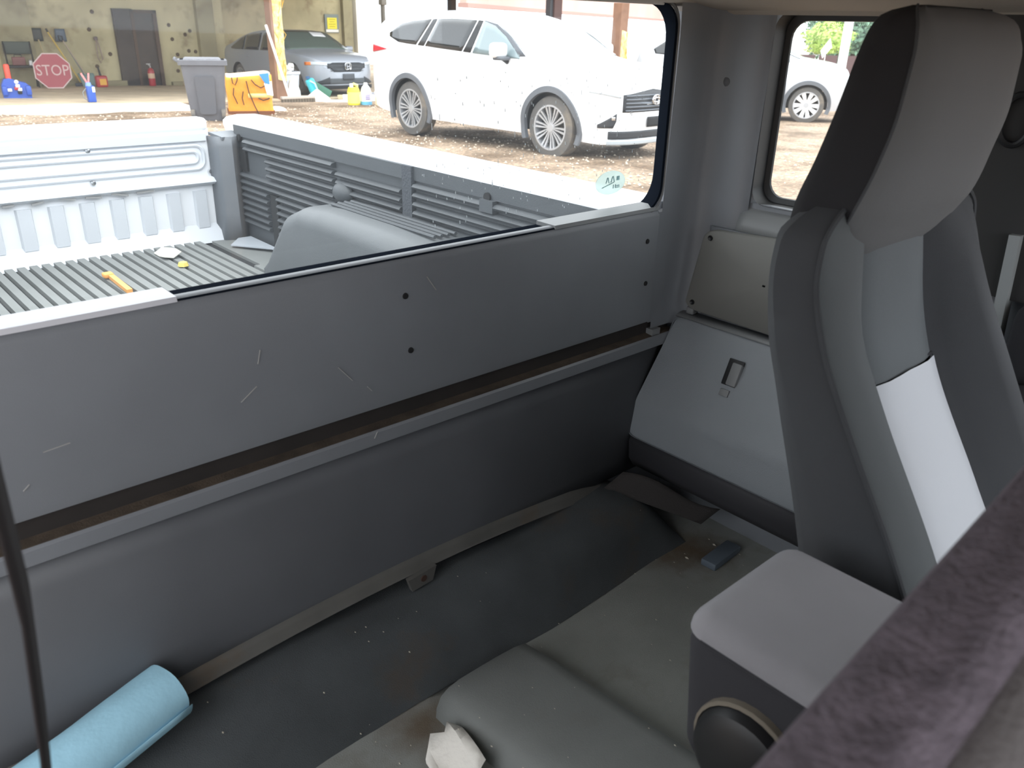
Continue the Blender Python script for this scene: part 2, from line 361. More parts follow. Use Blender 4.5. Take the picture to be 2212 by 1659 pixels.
# two shovels hung blade up on the wall, a yellow handled broom and a blue squeegee
SHB = mat('dark_steel', (66, 72, 72), .5); YEL = mat('yellow_handle', (206, 176, 84), .6)
def shovel(x, m, lab, lean, hm):
    t = thing('shovel', lab, 'shovel', (x+lean, 25.74, GZ(x, 25.8)+.03))
    bl = [[(-lean+u*(.145-.02*v), .18+.03*u*u-.02*v, 1.12+v*.32) for u in np.linspace(-1, 1, 7)] for v in np.linspace(0, 1, 5)]
    MB().grid(bl).build('blade', m, t, False, solid=.012)
    MB().tube([(0, 0, 0), (-lean*.96, .14, 1.16)], .02, 8).build('handle', hm, t, False)
    return t
shovel(6.2, SHB, 'upturned shovel with a black blade nearest the dark pilaster', .18, mat('worn_wood', (196, 180, 140), .7))
shovel(6.78, mat('blue_steel', (92, 106, 122), .5), 'upturned shovel with a blue-grey blade, right of the black one', .5, mat('pale_blue_handle', (140, 150, 150), .6))
t = thing('broom', 'yellow handled push broom leaning between the two shovels', 'broom', (6.98, 25.55, GZ(7.1, 25.6)+.03))
MB().tube([(0, 0, .1), (-.52, .3, 1.36)], .02, 8).build('handle', YEL, t, False)
MB().box((-.53, .31, 1.4), (.04, .04, .1), rot('Y', -20)).build('grip', BLK, t, False)
MB().rbox((0, 0, .06), (.3, .07, .06), .01).build('head', mat('dark_brush', (70, 80, 92), .8), t, False)
MB().box((0, 0, .015), (.28, .06, .05)).build('bristles', mat('navy_bristle', (60, 66, 84), .9), t, False)
t = thing('snow_pusher', 'pale teal snow pusher leaning on the wall beside the STOP sign', 'shovel', (7.2, 25.45, GZ(7.2, 25.5)+.03))
MB().grid([[(-.2+.4*u-.06*v, .12*v*v+.02*math.sin(u*3.14), .0+.34*v) for u in np.linspace(0, 1, 7)] for v in np.linspace(0, 1, 5)]).build('scoop', mat('pale_teal', (130, 160, 160), .5), t, False, solid=.012)
MB().tube([(-.06, .12, .3), (-.42, .34, 1.15)], .018, 8).build('handle', mat('tan_handle', (176, 160, 140), .6), t, False)
MB().tube([(-.42, .34, 1.13), (-.5, .35, 1.16), (-.52, .35, 1.28), (-.42, .36, 1.26), (-.42, .34, 1.13)], .016, 8).build('grip', BLK, t, False)
# looped cord hanging on the wall
t = thing('looped_rope', 'looped grey rope hanging from a hook on the concrete wall', 'rope', (7.66, 25.93, .7))
MB().rbox((0, 0, .12), (.1, .06, .1), .02).build('hook', mat('hook_grey', (110, 98, 98), .6), t, False)
MB().tube([(.0, -.02, .1), (-.02, -.02, -.1), (-.03, -.02, -.35), (.03, -.02, -.5), (.1, -.02, -.4), (.06, -.02, -.1), (.02, -.02, .08)], .014, 8).build('loop', mat('cord_grey', (150, 132, 124), .8), t, False)
# red dust pan / gas can with a yellow label
t = prop('fuel_can', 'red fuel can with an orange label on the slab by the wall', 'can', 7.35, 25.0, .03)
MB().rbox((0, 0, .15), (.3, .2, .3), .05).build('body', RED, t, False)
MB().tube([(0, 0, .28), (-.03, 0, .52)], [.035, .018], 8).build('spout', BLK, t, False)
MB().bx(-.07, .1, -.108, -.1, .06, .22).build('label_panel', mat('orange_label', (228, 170, 60), .6), t, False)
# blue floor jack with a red upright cylinder
t = prop('service_cart', 'low blue shop cart with an upright red cylinder at the left', 'cart', 4.35, 20.7, .03, -.15)
MB().prism([(-.26, 0), (.26, 0), (.26, .22), (.2, .3), (.12, .32), (-.1, .4), (-.2, .38), (-.26, .26)], 'Y', -.16, .16).build('body', BLUE, t, False)
for x_ in (-.22, .22): MB().rbox((x_, -.05, .155), (.1, .36, .2), .03).build('side_rail', BLUE, t, False)
MB().lathe([(0, .3), (.055, .3), (.055, .64), (.04, .67), (0, .67)], (-.1, -.02, 0), n=14).build('cylinder', mat('orange_red', (232, 72, 48), .4), t, False)
for (x, z, m_) in ((-.13, .17, WHT), (.0, .2, RED), (.05, .12, BLKM), (.03, .25, WHT), (.06, .18, WHT)):
    MB().rbox((x, -.18, z), (.08, .05, .06), .01).build('fitting', m_, t, False)
MB().lathe([(0, 0), (.04, 0), (.04, .02), (0, .02)], (.02, -.17, .33), 'Y', 10).build('cap', WHT, t, False)
# blue pump bottle with two pink prongs
t = prop('blue_bottle', 'tall blue container with two pink handles on the slab edge', 'container', 5.3, 18.85, .03)
MB().rbox((0, 0, .16), (.15, .13, .32), .02).build('body', BLUE, t, False)
MB().lathe([(.06, .31), (.05, .38), (.0, .4)], (-.02, 0, 0), n=12).build('shoulder', mat('light_blue', (120, 150, 215), .4), t, False)
for a in (-.06, .03): MB().tube([(-.02+a*.2, 0, .36), (-.03+a*1.6, 0, .56)], .018, 8).build('handle', mat('pink', (224, 130, 130), .5), t, False)
MB().tube([(-.07, 0, .28), (-.15, 0, .2), (-.14, 0, .08), (-.07, 0, .03)], .008, 8).build('hose', mat('grey_hose', (130, 136, 140), .6), t, False)
MB().bx(.02, .07, -.075, -.065, .2, .3).build('label_panel', WHT, t, False)
# grey wheeled rubbish bin
BIN = mat('grey_bin_plastic', (104, 105, 111), .55, var=(5, .06), dirt=((150, 148, 150), 12, .62, .5))
t = prop('wheeled_bin', 'grey wheeled rubbish bin standing before the shed', 'bin', 5.84, 14.30, 0, math.radians(-22))
lv = [(0, .25, .24), (.06, .27, .26), (.85, .34, .31), (.9, .345, .315)]
def ringp(hx, hy, z, r=.05): return [(x, y, z) for x, y in rrect(-hx, hx, -hy, hy, r, 4)]
MB().grid([ringp(a, c_, z) for z, a, c_ in lv], closev=True).add(ringp(.25, .24, 0), [tuple(range(16))]).build('body', BIN, t, False, solid=.012)
MB().grid([ringp(.34, .31, .88), ringp(.385, .35, .885), ringp(.385, .35, .96), ringp(.35, .32, .965)], closev=True).build('rim', BIN, t, False)
MB().tube([(-.37, .28, .93), (-.43, .28, .97), (-.43, -.28, .97), (-.37, -.28, .93)], .02, 8).build('handle', BIN, t, False)
pn = [(x, z) for x, z in rrect(-.15, .15, .12, .72, .05, 5)]
MB().prism([(x*(.8+.35*z), z) for x, z in pn], 'Y', -.335, -.25).build('front_panel', mat('darker_bin', (84, 85, 91), .55), t, False)
for sx_ in (-.24, .24): MB().lathe([(0, -.03), (.1, -.03), (.1, .03), (0, .03)], (sx_, -.24, .1), 'X', 14).build('wheel', TYRE, t, False)
MB().rbox((0, 0, .94), (.6, .55, .1), .04).build('rubbish', mat('white_litter', (120, 120, 126), .7, bump=(20, 1, .03)), t, False)
# orange tarpaulin bag
ORG = mat('orange_tarpaulin', (248, 160, 40), .6, var=(5, .06), bump=(12, .5, .02)); STR = mat('brown_strap', (62, 36, 22), .7)
t = prop('tarpaulin_bag', 'bright orange tarpaulin bag with dark cords, white lining showing', 'bag', 7.12, 15.4, 0, math.radians(-22))
b = MB(); n = 40
rings = []
for k, z in enumerate(np.linspace(0, .68, 10)):
    row = []
    for (x, y) in rrect(-.4, .4, -.3, .3, .08, 10):
        q = 1+.03*math.sin(7*x+9*z)+.02*math.sin(13*y+5*z)
        row.append((x*q*(1.04-.05*z), y*q, z+(.03*math.sin(6*x) if k == 9 else 0)))
    rings.append(row)
b.grid(rings, closev=True); b.build('body', ORG, t, False, solid=.006)
MB().grid([ringp(.42, .31, .0), ringp(.42, .315, .07)], closev=True).build('base_band', mat('brown_base', (128, 74, 40), .7), t, False)
MB().grid([[(x*.97, y*.97, z+.03*math.sin(6*x)) for x, y in rrect(-.4, .4, -.3, .3, .08, 6)] for z in (.60, .72)], closev=True).build('lining', mat('white_lining', (250, 226, 200), .7), t, False, solid=.006)
for (x0, pth) in ((0, [(-.3, .66), (-.29, .56), (-.25, .53), (-.21, .6), (-.2, .66)]), (1, [(-.28, .48), (-.3, .36), (-.26, .26), (-.24, .2)]), (2, [(-.12, .42), (-.15, .3), (-.13, .18)]), (3, [(-.05, .6), (-.02, .4), (.06, .16), (.12, .02)]), (4, [(.04, .62), (.1, .54), (.2, .48), (.28, .52), (.3, .6)]), (5, [(.14, .3), (.22, .26), (.3, .28), (.34, .3)])):
    MB().tube([(x, -.335, z) for x, z in pth], .011, 6).build('cord', STR, t, False)
MB().grid([[(x, -.33-.01*z, z) for x in (-.04, .4)] for z in (.3, .38)]).build('tape_strip', mat('pale_tape', (255, 224, 140), .6), t, False, solid=.004)
MB().add([(.18, -.335, .72), (.36, -.335, .74), (.36, -.345, .54), (.28, -.34, .56)], [(0, 1, 2, 3)]).build('blue_flap', mat('blue_sheet', (60, 140, 214), .6), t, False, 0, solid=.006)
MB().add([(.26, -.337, .56), (.4, -.337, .6), (.41, -.347, .34), (.3, -.345, .36)], [(0, 1, 2, 3)]).build('white_flap', WHT, t, False, 0, solid=.006)
# posts wrapped in yellow film
POSTM = mat('brown_post', (140, 104, 82), .7, var=(3, .15))
def film_mat():
    m = mat('yellow_film', (240, 228, 176), .3, second=(224, 192, 112), var=(9, .3), bump=(25, 1, .02)); return m
FILM = film_mat()
def post(x, y, w, h, lab, z0, z1, ph):
    t = thing('shed_post', lab, 'post', (x, y, GZ(x, y)))
    MB().bx(-w/2, w/2, -w/2, w/2, 0, h).build('shaft', POSTM, t, False, 0)
    rr = []
    for z in np.linspace(z0, z1, 26):
        k = w/2+.012
        rr.append([(px*(1+.05*math.sin(9*z+ph+5*px)), py*(1+.05*math.sin(11*z+ph)), z+.03*math.sin(14*px+z*8)) for px, py in rrect(-k*.55, k*1.12, -k*1.1, k*1.05, .05, 5)])
    MB().grid(rr, closev=True).build('film_wrap', FILM, t, False)
    for q in range(26):
        z = random.uniform(z0, z1-.25); x0 = random.uniform(-.05, .17)
        MB().tube([(x0, -w/2-.035, z), (x0+random.uniform(-.06, .06), -w/2-.045, z+.1), (x0+random.uniform(-.08, .08), -w/2-.035, z+.25)], .008, 5).build('film_strand', mat_strand[q % 2], t, False)
    return t
mat_strand = [mat('film_gold', (214, 168, 60), .4), mat('film_pale', (255, 236, 160), .4)]
post(9.65, 19.2, .27, 3.62, 'shed post wrapped in yellow film beside the orange bag', .45, 3.2, 0)
# broom leaning on the post, push broom head at its foot
t = prop('push_broom', 'white handled push broom leaning on the film wrapped post', 'broom', 9.40, 18.2, 0)
MB().tube([(.0, 0, .06), (-.06, .78, 1.62)], .03, 8).build('handle', mat('white_handle', (238, 238, 236), .4), t, False)
MB().rbox((.2, 0, .1), (.85, .1, .06), .01).build('head', mat('grey_head', (190, 180, 170), .6), t, False)
for k in range(12): MB().box((-.18+k*.07, 0, .04), (.06, .08, .09)).build('bristle_tuft', mat_b if k else (mat_b := mat('grey_bristle', (110, 100, 88), .9)), t, False, 0)
# white bucket with litter
t = prop('white_tub', 'pale tall tub heaped with white litter behind the broom', 'tub', 10.13, 19.7, 0); t.scale = (.8, .8, .95)
MB().grid([ringp(.24, .22, 0), ringp(.3, .27, .58), ringp(.33, .3, .6), ringp(.33, .3, .66), ringp(.28, .25, .66)], closev=True).build('body', mat('pale_grey_tub', (214, 218, 226), .5), t, False)
bm_ = MB()
for k in range(16): bm_.rbox((random.uniform(-.22, .22), random.uniform(-.2, .2), .66+random.uniform(0, .16)), (.16, .14, .1), .03, 2, rot('Z', random.uniform(0, 180)) @ rot('X', random.uniform(-30, 30)))
bm_.build('litter', mat('white_litter_b', (246, 244, 240), .8), t, False)['kind'] = 'stuff'
t = prop('white_sack', 'limp white plastic sack lying between the post and the tub', 'sack', 9.98, 19.12, 0)
MB().lathe([(0, 0), (.17, .02), (.16, .2), (.09, .42), (.03, .55), (0, .56)], n=14).build('sack', mat('white_sack_plastic', (250, 248, 246), .4, bump=(14, 1, .03)), t, False)
# cyan jug and green pan
t = prop('cyan_jug', 'cyan plastic jug tipped against the pale tub', 'jug', 10.42, 18.95, 0)
MB().rbox((0, 0, .25), (.2, .16, .5), .05, R=rot('Y', -22)).build('body', mat('cyan_plastic', (70, 190, 206), .4), t, False)
MB().tube([(-.12, -.08, .44), (-.02, -.13, .38), (.08, -.1, .16)], .02, 8).build('handle', mat('pale_cyan', (190, 230, 236), .4), t, False)
MB().lathe([(0, 0), (.05, 0), (.05, .06), (0, .06)], (-.13, 0, .48), n=10).build('cap', mat('navy_cap', (50, 90, 130), .5), t, False)
t = prop('green_board', 'dark green board lying tilted beside the cyan jug', 'board', 10.85, 19.35, 0)
MB().rbox((0, 0, .22), (.6, .04, .2), .01, R=rot('Y', 28)).build('board', mat('dark_green_board', (70, 120, 100), .6), t, False)
# bottles
t = prop('yellow_jug', 'yellow topped white bottle left of the blue bottomed one', 'bottle', 10.33, 16.95, 0)
MB().lathe([(0, 0), (.13, 0), (.14, .03), (.14, .3), (.11, .38), (0, .38)], n=16).build('body', mat('yellow_plastic', (246, 232, 60), .4), t, False)
MB().tube([(.08, 0, .33), (.1, 0, .42), (.0, 0, .45)], .03, 8).build('handle', mat('yellow_plastic_b', (250, 240, 150), .4), t, False)
MB().lathe([(.0, .38), (.04, .38), (.04, .46), (0, .46)], (-.05, 0, 0), n=10).build('cap', WHT, t, False)
MB().lathe([(.143, .04), (.143, .28)], n=16).build('sleeve', mat('pale_yellow', (252, 244, 130), .5), t, False)
t = prop('bleach_bottle', 'white bottle with a blue bottom and printed label by the yellow jug', 'bottle', 10.60, 16.86, 0)
MB().lathe([(0, 0), (.12, 0), (.13, .03), (.13, .26), (.09, .38), (.04, .44), (.04, .48), (0, .48)], n=16).build('body', mat('white_bottle', (250, 250, 252), .35), t, False)
MB().lathe([(.133, .01), (.133, .08)], n=16).build('blue_base', mat('sky_blue', (110, 190, 232), .4), t, False)
for k in range(3): MB().bx(-.1, .02, -.14, -.128, .13+.04*k, .15+.04*k).build('label_panel', mat('label_violet', (150, 140, 200), .6), t, False, 0)
# planks, boards and paper litter in front of the sedan
WPL = mat('white_board', (246, 242, 234), .7); TAN = mat('tan_board', (214, 196, 160), .8)
for (x, y, l, w, h, rz, m_, lab) in ((10.65, 17.75, 1.1, .1, .06, -28, WPL, 'long thin white plank on the gravel behind the yellow jug'), (11.25, 18.2, .8, .28, .14, -28, WPL, 'white board lying between the two bottles and the sedan'), (12.0, 18.75, .9, .25, .16, -24, mat('grey_board', (150, 152, 160), .7), 'grey board lying before the sedan bumper'), (11.3, 18.88, .45, .2, .1, -30, TAN, 'tan board lying left of the grey board'), (11.7, 17.6, .6, .2, .16, -20, WPL, 'short white board right of the bleach bottle')):
    t = prop('plank', lab, 'board', x, y, 0, math.radians(rz))
    MB().rbox((0, 0, h/2), (l, w, h), .01, 1).build('board', m_, t, False)
t = prop('paper_heap', 'crumpled white paper heap on the gravel behind the broom', 'paper', 10.27, 18.5, 0, .3)
MB().lathe([(0, 0), (.34, 0), (.28, .08), (.14, .18), (.03, .26), (0, .26)], n=13).build('paper', mat('crumpled_paper', (250, 244, 236), .8, bump=(10, 1, .05)), t, False)
t = prop('carton', 'beige carton with a white top beside the white car rear wheel', 'carton', 10.83, 16.4, 0, -.3)
MB().rbox((0, 0, .13), (.42, .3, .26), .01, 1).build('body', mat('beige_card', (236, 214, 178), .8), t, False)
MB().rbox((0, 0, .28), (.44, .32, .06), .01, 1).build('lid', WPL, t, False)
t = prop('white_rag', 'small white rag on the gravel by the orange bag', 'rag', 7.95, 16.0, 0)
MB().lathe([(0, 0), (.2, 0), (.16, .04), (.05, .07), (0, .07)], n=9).build('rag', WPL, t, False)
# yellow notice on the back wall
t = thing('wall_notice', 'yellow notice in a grey frame on the concrete wall above the sedan', 'notice', (17.75, 30.46, 1.0))
MB().bx(-.3, .3, -.02, .02, -.02, .64).build('frame', mat('grey_notice_frame', (130, 140, 136), .6), t, False)
MB().bx(-.21, .21, -.03, 0, .12, .52).build('sheet', mat('yellow_sheet', (240, 226, 60), .5), t, False)
for k, w in enumerate((.28, .2, .3, .24)): MB().bx(-w/2, w/2, -.034, -.03, .45-.085*k, .475-.085*k).build('print_line', mat('olive_print', (190, 176, 40), .6), t, False, 0)
MB().bx(-.27, .27, -.03, 0, .01, .1).build('lower_sheet', WPL, t, False)
# pipe by the column
t = thing('downpipe', 'thin grey downpipe on the bright column behind the white car', 'pipe', (18.9, 28.6, -.85))
MB().tube([(0, 0, 0), (0, 0, 4.0)], .09, 10).build('pipe', mat('grey_pipe', (120, 116, 108), .6), t, False)
MB().rbox((0, 0, 3.0), (.24, .24, .3), .03).build('bracket', mat('grey_pipe_b', (130, 126, 118), .6), t, False)

# second canopy far behind the white car
t = thing('canopy', 'long pink painted canopy beam far behind the white car', 'canopy', (24, 20, GZ(24, 20)))
PINK = mat('pink_fascia', (226, 190, 178), .7, var=(.6, .06))
A_, B_ = Vector((16.64, 19.78)), Vector((44.6, 35.5))
dirn = (B_-A_).normalized(); nrm = Vector((-dirn.y, dirn.x))
def beam(z0, z1, off, th, nm, m_):
    p = [A_-dirn*1.6+nrm*off, B_+dirn*6+nrm*off, B_+dirn*6+nrm*(off+th), A_-dirn*1.6+nrm*(off+th)]
    MB().prism([(q.x, q.y) for q in p], 'Z', z0, z1).build(nm, m_, t, True, 0)
beam(1.95, 2.75, 0, .2, 'fascia', PINK); beam(1.85, 1.96, -.05, .3, 'lower_rail', mat('pink_rail', (196, 156, 146), .7)); beam(2.7, 2.8, .0, 1.6, 'roof_sheet', PINK)
post(20.9, 18.4, .34, 2.7, 'brown post with yellow film behind the white car bonnet', .6, 1.9, 2)
t = thing('brown_post', 'dark brown post under the pink canopy beam', 'post', (18.9, 19.3, GZ(18.9, 19.3)))
MB().bx(-.16, .16, -.16, .16, 0, 3.0).build('shaft', mat('dark_brown', (84, 60, 56), .7), t, False, 0)
MB().bx(-.28, -.17, -.1, .1, 0, 3.0).build('pipe', mat('dark_grey_pipe', (60, 62, 66), .6), t, False, 0)
t = thing('grey_post', 'thin dark post at the left end of the pink canopy', 'post', (17.0, 21.9, GZ(17, 21.9)))
MB().bx(-.1, .1, -.1, .1, 0, 3.2).build('shaft', mat('dark_grey_post', (70, 64, 62), .7), t, False, 0)
MB().bx(-.18, .18, -.18, .18, 0, .08).build('foot_plate', mat('dark_grey_plate', (70, 64, 62), .7), t, False, 0)
b = MB(); b.prism([(32, 62), (95, 42), (95.3, 42.9), (32.3, 62.9)], 'Z', -4, 1.25)
tag(b.build('glare_backdrop', mat('glare_white', (246, 246, 244), .8)), kind='structure')  # added white backdrop standing in for the overexposed far yard

# ================================================================== VEHICLES
def car(name, label, loc, yaw, pitch, P):
    T = thing(name, label, 'car', loc, rot=(0, -pitch, yaw)); 
    zt = pchip(*zip(*P['top'])); plan = pchip(*zip(*P['plan'])); belt = pchip(*zip(*P['belt'])); bot = pchip(*zip(*P['bot']))
    x0, x1 = P['top'][0][0], P['top'][-1][0]; tum = P['tumble']; Ra = P['arch']; zw = P['r']; axles = (0, -P['wb'])
    def Y(x, z):
        w = plan(x); b_ = min(belt(x), zt(x)-.015); lo = P['sill']; tt = (z-lo)/max(.05, b_-lo)
        if z <= b_: return w*(1-.07*max(0, (.5-tt)/.5)**2-.035*max(0, (tt-.55)/.45)**2)
        return w*.965-tum*(z-b_)
    def crown(x, y): return -.035*(y/max(.2, plan(x)))**2
    xs = list(np.linspace(x0, x1, 64))
    for a in axles: xs += [a+Ra*math.sin(q) for q in np.linspace(-1.55, 1.55, 17)]+[a-Ra-.012, a+Ra+.012]
    xs = sorted(set(round(float(x), 4) for x in xs if x0 <= x <= x1))
    rings = []
    for x in xs:
        zb = bot(x)
        for a in axles:
            if abs(x-a) < Ra: zb = max(zb, zw+math.sqrt(max(0, Ra**2-(x-a)**2)))
        top = zt(x); zb = min(zb, top-.12); rc = min(P.get('rc', .09), (top-zb)*.4); half = []
        zz = np.linspace(zb, top-rc-.01, 16)
        yl = 0
        for z in zz: yl = Y(x, z); half.append((yl, z))
        ys = yl-rc*.75
        for q in np.linspace(18, 90, 5):
            half.append((ys+rc*.75*math.cos(math.radians(q)), top-rc-.035+rc*math.sin(math.radians(q))))
        for u in np.linspace(.8, 0, 5): half.append((ys*u, top+crown(x, ys*u)))
        full = [(x, -y, z) for y, z in half]+[(x, y, z) for y, z in half[::-1][1:]]
        rings.append(full)
    b = MB(); b.grid(rings); n = len(rings[0])
    b.f.append(tuple(range(n))); b.f.append(tuple((len(rings)-1)*n+i for i in range(n))[::-1])
    b.build('body', P['paint'], T, False, 32)
    # underbody and wheel wells
    u = MB(); wmin = P['w']-.3
    u.bx(x0+.25, x1-.25, -wmin, wmin, P['sill']+.02, P['sill']+.3)
    for a in axles: u.grid([[(a+(Ra-.005)*math.cos(q), y_, zw+(Ra-.005)*math.sin(q)) for y_ in (-P['w']+.03, P['w']-.03)] for q in np.linspace(-.1, math.pi+.1, 18)])
    u.bx(x0+.3, x1-.3, -P['w']*.82, P['w']*.82, P['sill']+.05, P['sill']+.2)
    u.build('underbody', UNDER, T, False)
    def panel(nm, m_, tops, bots, nsub=5, off=.008, sides=(-1,), parent=None, thick=.004):
        o = None
        for sd in sides:
            rows = []
            for k in range(nsub+1):
                tq = k/nsub; rows.append([(xt+(xb-xt)*tq, sd*(Y(xt+(xb-xt)*tq, zt_+(zb_-zt_)*tq)+off), zt_+(zb_-zt_)*tq) for (xt, zt_), (xb, zb_) in zip(tops, bots)])
            o = MB().grid(rows).build(nm, m_, parent or T, False, 60, solid=thick)
        return o
    def hi(pts, n=10):
        f_ = np.linspace(0, 1, n); x_ = [p[0] for p in pts]; k_ = np.linspace(0, 1, len(pts))
        return list(zip(np.interp(f_, k_, x_), np.interp(f_, k_, [p[1] for p in pts])))
    for nm, m_, tp, bt in P['windows']: panel(nm, m_, hi(tp), hi(bt), sides=(-1, 1))
    for nm, m_, tp, bt in P.get('side_panels', []): panel(nm, m_, hi(tp), hi(bt), off=.012, sides=(-1, 1))
    # windscreen and back window
    for nm, m_, xa, xb_, ins in P['screens']:
        rows = []
        for x in np.linspace(xa, xb_, 9):
            w_ = Y(x, zt(x)-.1)-ins
            rows.append([(x, w_*q, zt(x)+crown(x, w_*q)+.008) for q in np.linspace(-1, 1, 11)])
        MB().grid(rows).build(nm, m_, T, False, 60, solid=.004)
    # wheel arch cladding
    if P.get('clad'):
        for a in axles:
            for sd in (-1, 1):
                rows = []
                for q in np.linspace(-22, 202, 34):
                    c_, s_ = math.cos(math.radians(q)), math.sin(math.radians(q)); row = []
                    for rr, of in ((Ra-.012, -.04), (Ra-.012, .016), (Ra+P['clad'], .016), (Ra+P['clad']+.01, -.01)):
                        xx, z_ = a+rr*c_, max(P['sill']-.06, zw+rr*s_)
                        row.append((xx, sd*(Y(min(max(a+(Ra+.05)*c_, x0), x1), max(z_, P['sill']+.1))+of), z_))
                    rows.append(row)
                MB().grid(rows).build('arch_trim', CLAD, T, False, 50)
        xs_ = np.linspace(-P['wb']+Ra+.03, -Ra-.03, 14)
    # wheels
    r, tw, rr = P['r'], P['tw'], P['rim']
    for a in axles:
        for sd in (-1, 1):
            yo = sd*(P['w']-.04); yi = yo-sd*tw
            ym = (yo+yi)/2; hw = tw/2
            prof = [(rr, hw*.98), (rr+.03, hw), (r-.05, hw*.98), (r-.012, hw*.85), (r, hw*.6), (r, -hw*.6), (r-.012, -hw*.85), (rr, -hw)]
            wmb = MB().lathe(prof, (0, 0, 0), 'Y', 36)
            wh = wmb.build('wheel', TYRE, T, False); wh.location = (a, ym, r)
            o_ = sd*hw*.9
            MB().lathe([(rr+.004, o_+sd*.012), (rr-.018, o_+sd*.012), (rr-.03, o_-sd*.05), (rr-.03, -o_)], (0, 0, 0), 'Y', 36).build('rim', ALLOY, wh, False)
            MB().lathe([(0, o_-sd*.09), (rr-.03, o_-sd*.09)], (0, 0, 0), 'Y', 28).build('brake_disc', UNDER, wh, False)
            MB().lathe([(0, o_+sd*.0), (.05, o_), (.065, o_-sd*.03), (.065, o_-sd*.08)], (0, 0, 0), 'Y', 20).build('hub', ALLOY, wh, False)
            if sd < 0:
                for k in range(P['spokes']):
                    q0 = 2*math.pi*k/P['spokes']+P.get('sp0', 0); dq = (math.pi/P['spokes'])*P.get('pair', .0)*(1 if k % 2 else -1)
                    sw = P['spw']
                    pts = []
                    for rad, wdt, dep in ((.045, sw*.55, -.005), (rr*.55, sw*.75, -.008), (rr-.012, sw, .006)):
                        for e_, dd in ((-1, -.028), (-1, 0), (1, 0), (1, -.028)):
                            ang = q0+dq*(rad/rr)
                            pts.append((rad*math.cos(ang)-e_*wdt*math.sin(ang), o_+sd*(dep+dd), rad*math.sin(ang)+e_*wdt*math.cos(ang)))
                    sm = MB(); sm.grid(np.array(pts).reshape(3, 4, 3), closev=True); sm.build('spoke', P.get('spoke_mat', ALLOY), wh, False, 30)
    P['fn'] = (Y, zt, plan, panel, hi)
    def front(ya, yb, za, zb, nm, m_, off=.01, n=9, shape=None, parent=None):
        """panel wrapped on the nose between half-width positions ya..yb and heights za..zb"""
        px = np.linspace(x1-1.2, x1, 200); pw = np.array([plan(q) for q in px]); ptz = np.array([zt(q) for q in px])
        def xf(y, z):
            ok = (pw >= abs(y)) & (ptz >= z); return px[ok].max() if ok.any() else px[0]
        rows = []
        for k in range(5):
            row = []
            for q in np.linspace(0, 1, n):
                y = ya+(yb-ya)*q; lo_, hi_ = (shape(q) if shape else (za, zb)); z = lo_+(hi_-lo_)*k/4
                row.append((xf(y, z)+off, y, z))
            rows.append(row)
        return MB().grid(rows).build(nm, m_, parent or T, False, 60, solid=.01)
    P['front'] = front
    return T

GRILL = mat('dark_grille', (38, 40, 44), .5); LAMP = mat('headlamp_glass', (200, 208, 216), .1, spec=.8); SILV = mat('bumper_silver', (186, 196, 204), .3, .5)
WPAINT = mat('white_car_paint', (246, 247, 249), .25, coat=.6)
suv = dict(paint=WPAINT, wb=2.85, r=.383, tw=.235, rim=.272, w=.945, sill=.27, arch=.44, tumble=.36, clad=.055, spokes=20, spw=.0135, pair=.34, sp0=.05,
    top=[(-4.0, .75), (-3.96, 1.05), (-3.86, 1.3), (-3.66, 1.6), (-3.4, 1.67), (-2.9, 1.71), (-2.2, 1.735), (-1.6, 1.71), (-1.2, 1.62), (-.85, 1.45), (-.42, 1.23), (-.2, 1.19), (.3, 1.13), (.7, 1.04), (.86, .92), (.93, .72)],
    plan=[(-4.0, .55), (-3.93, .76), (-3.7, .9), (-3.2, .945), (-1, .945), (-.3, .945), (.3, .93), (.6, .85), (.8, .68), (.9, .45), (.93, .25)],
    belt=[(-4, 1.26), (-3.2, 1.25), (-1, 1.17), (0, 1.1), (.93, .95)], bot=[(-4, .42), (-3.6, .32), (-3, .27), (.3, .27), (.75, .24), (.93, .28)],
    windows=[('rear_quarter_glass', CGLASS, [(-3.36, 1.41), (-3.12, 1.535), (-2.85, 1.58), (-2.46, 1.605)], [(-3.34, 1.36), (-3.1, 1.29), (-2.9, 1.275), (-2.68, 1.265)]),
             ('pillar_trim', BLK, [(-2.43, 1.605), (-2.34, 1.61)], [(-2.64, 1.262), (-2.50, 1.255)]),
             ('rear_door_glass', CGLASS, [(-2.31, 1.61), (-2.0, 1.62), (-1.52, 1.605)], [(-2.47, 1.255), (-2.1, 1.235), (-1.68, 1.215)]),
             ('pillar_trim', BLK, [(-1.49, 1.605), (-1.40, 1.60)], [(-1.65, 1.212), (-1.50, 1.205)]),
             ('front_pillar_trim', CLAD, [(-1.40, 1.61), (-1.12, 1.565), (-.85, 1.44), (-.46, 1.2)], [(-1.38, 1.6), (-1.15, 1.545), (-.9, 1.42), (-.58, 1.195)]),
             ('front_door_glass', CGLASSL, [(-1.37, 1.595), (-1.15, 1.54), (-.9, 1.42), (-.58, 1.21)], [(-1.46, 1.2), (-1.1, 1.185), (-.85, 1.175), (-.56, 1.165)])],
    side_panels=[('door_handle', WPAINT, [(-2.4, 1.0), (-2.2, 1.0)], [(-2.4, .965), (-2.2, .965)]), ('door_handle', WPAINT, [(-1.45, .98), (-1.25, .98)], [(-1.45, .945), (-1.25, .945)]),
                 ('tail_lamp', REDL, [(-3.88, 1.24), (-3.7, 1.235), (-3.36, 1.19)], [(-3.9, 1.13), (-3.7, 1.14), (-3.36, 1.185)]), ('tail_lamp_lens', REDL, [(-3.92, 1.23), (-3.86, 1.23)], [(-3.94, 1.13), (-3.88, 1.13)])],
    screens=[('windscreen', CSCREEN, -1.18, -.44, .05), ('back_glass', CGLASS, -3.92, -3.72, .1)])
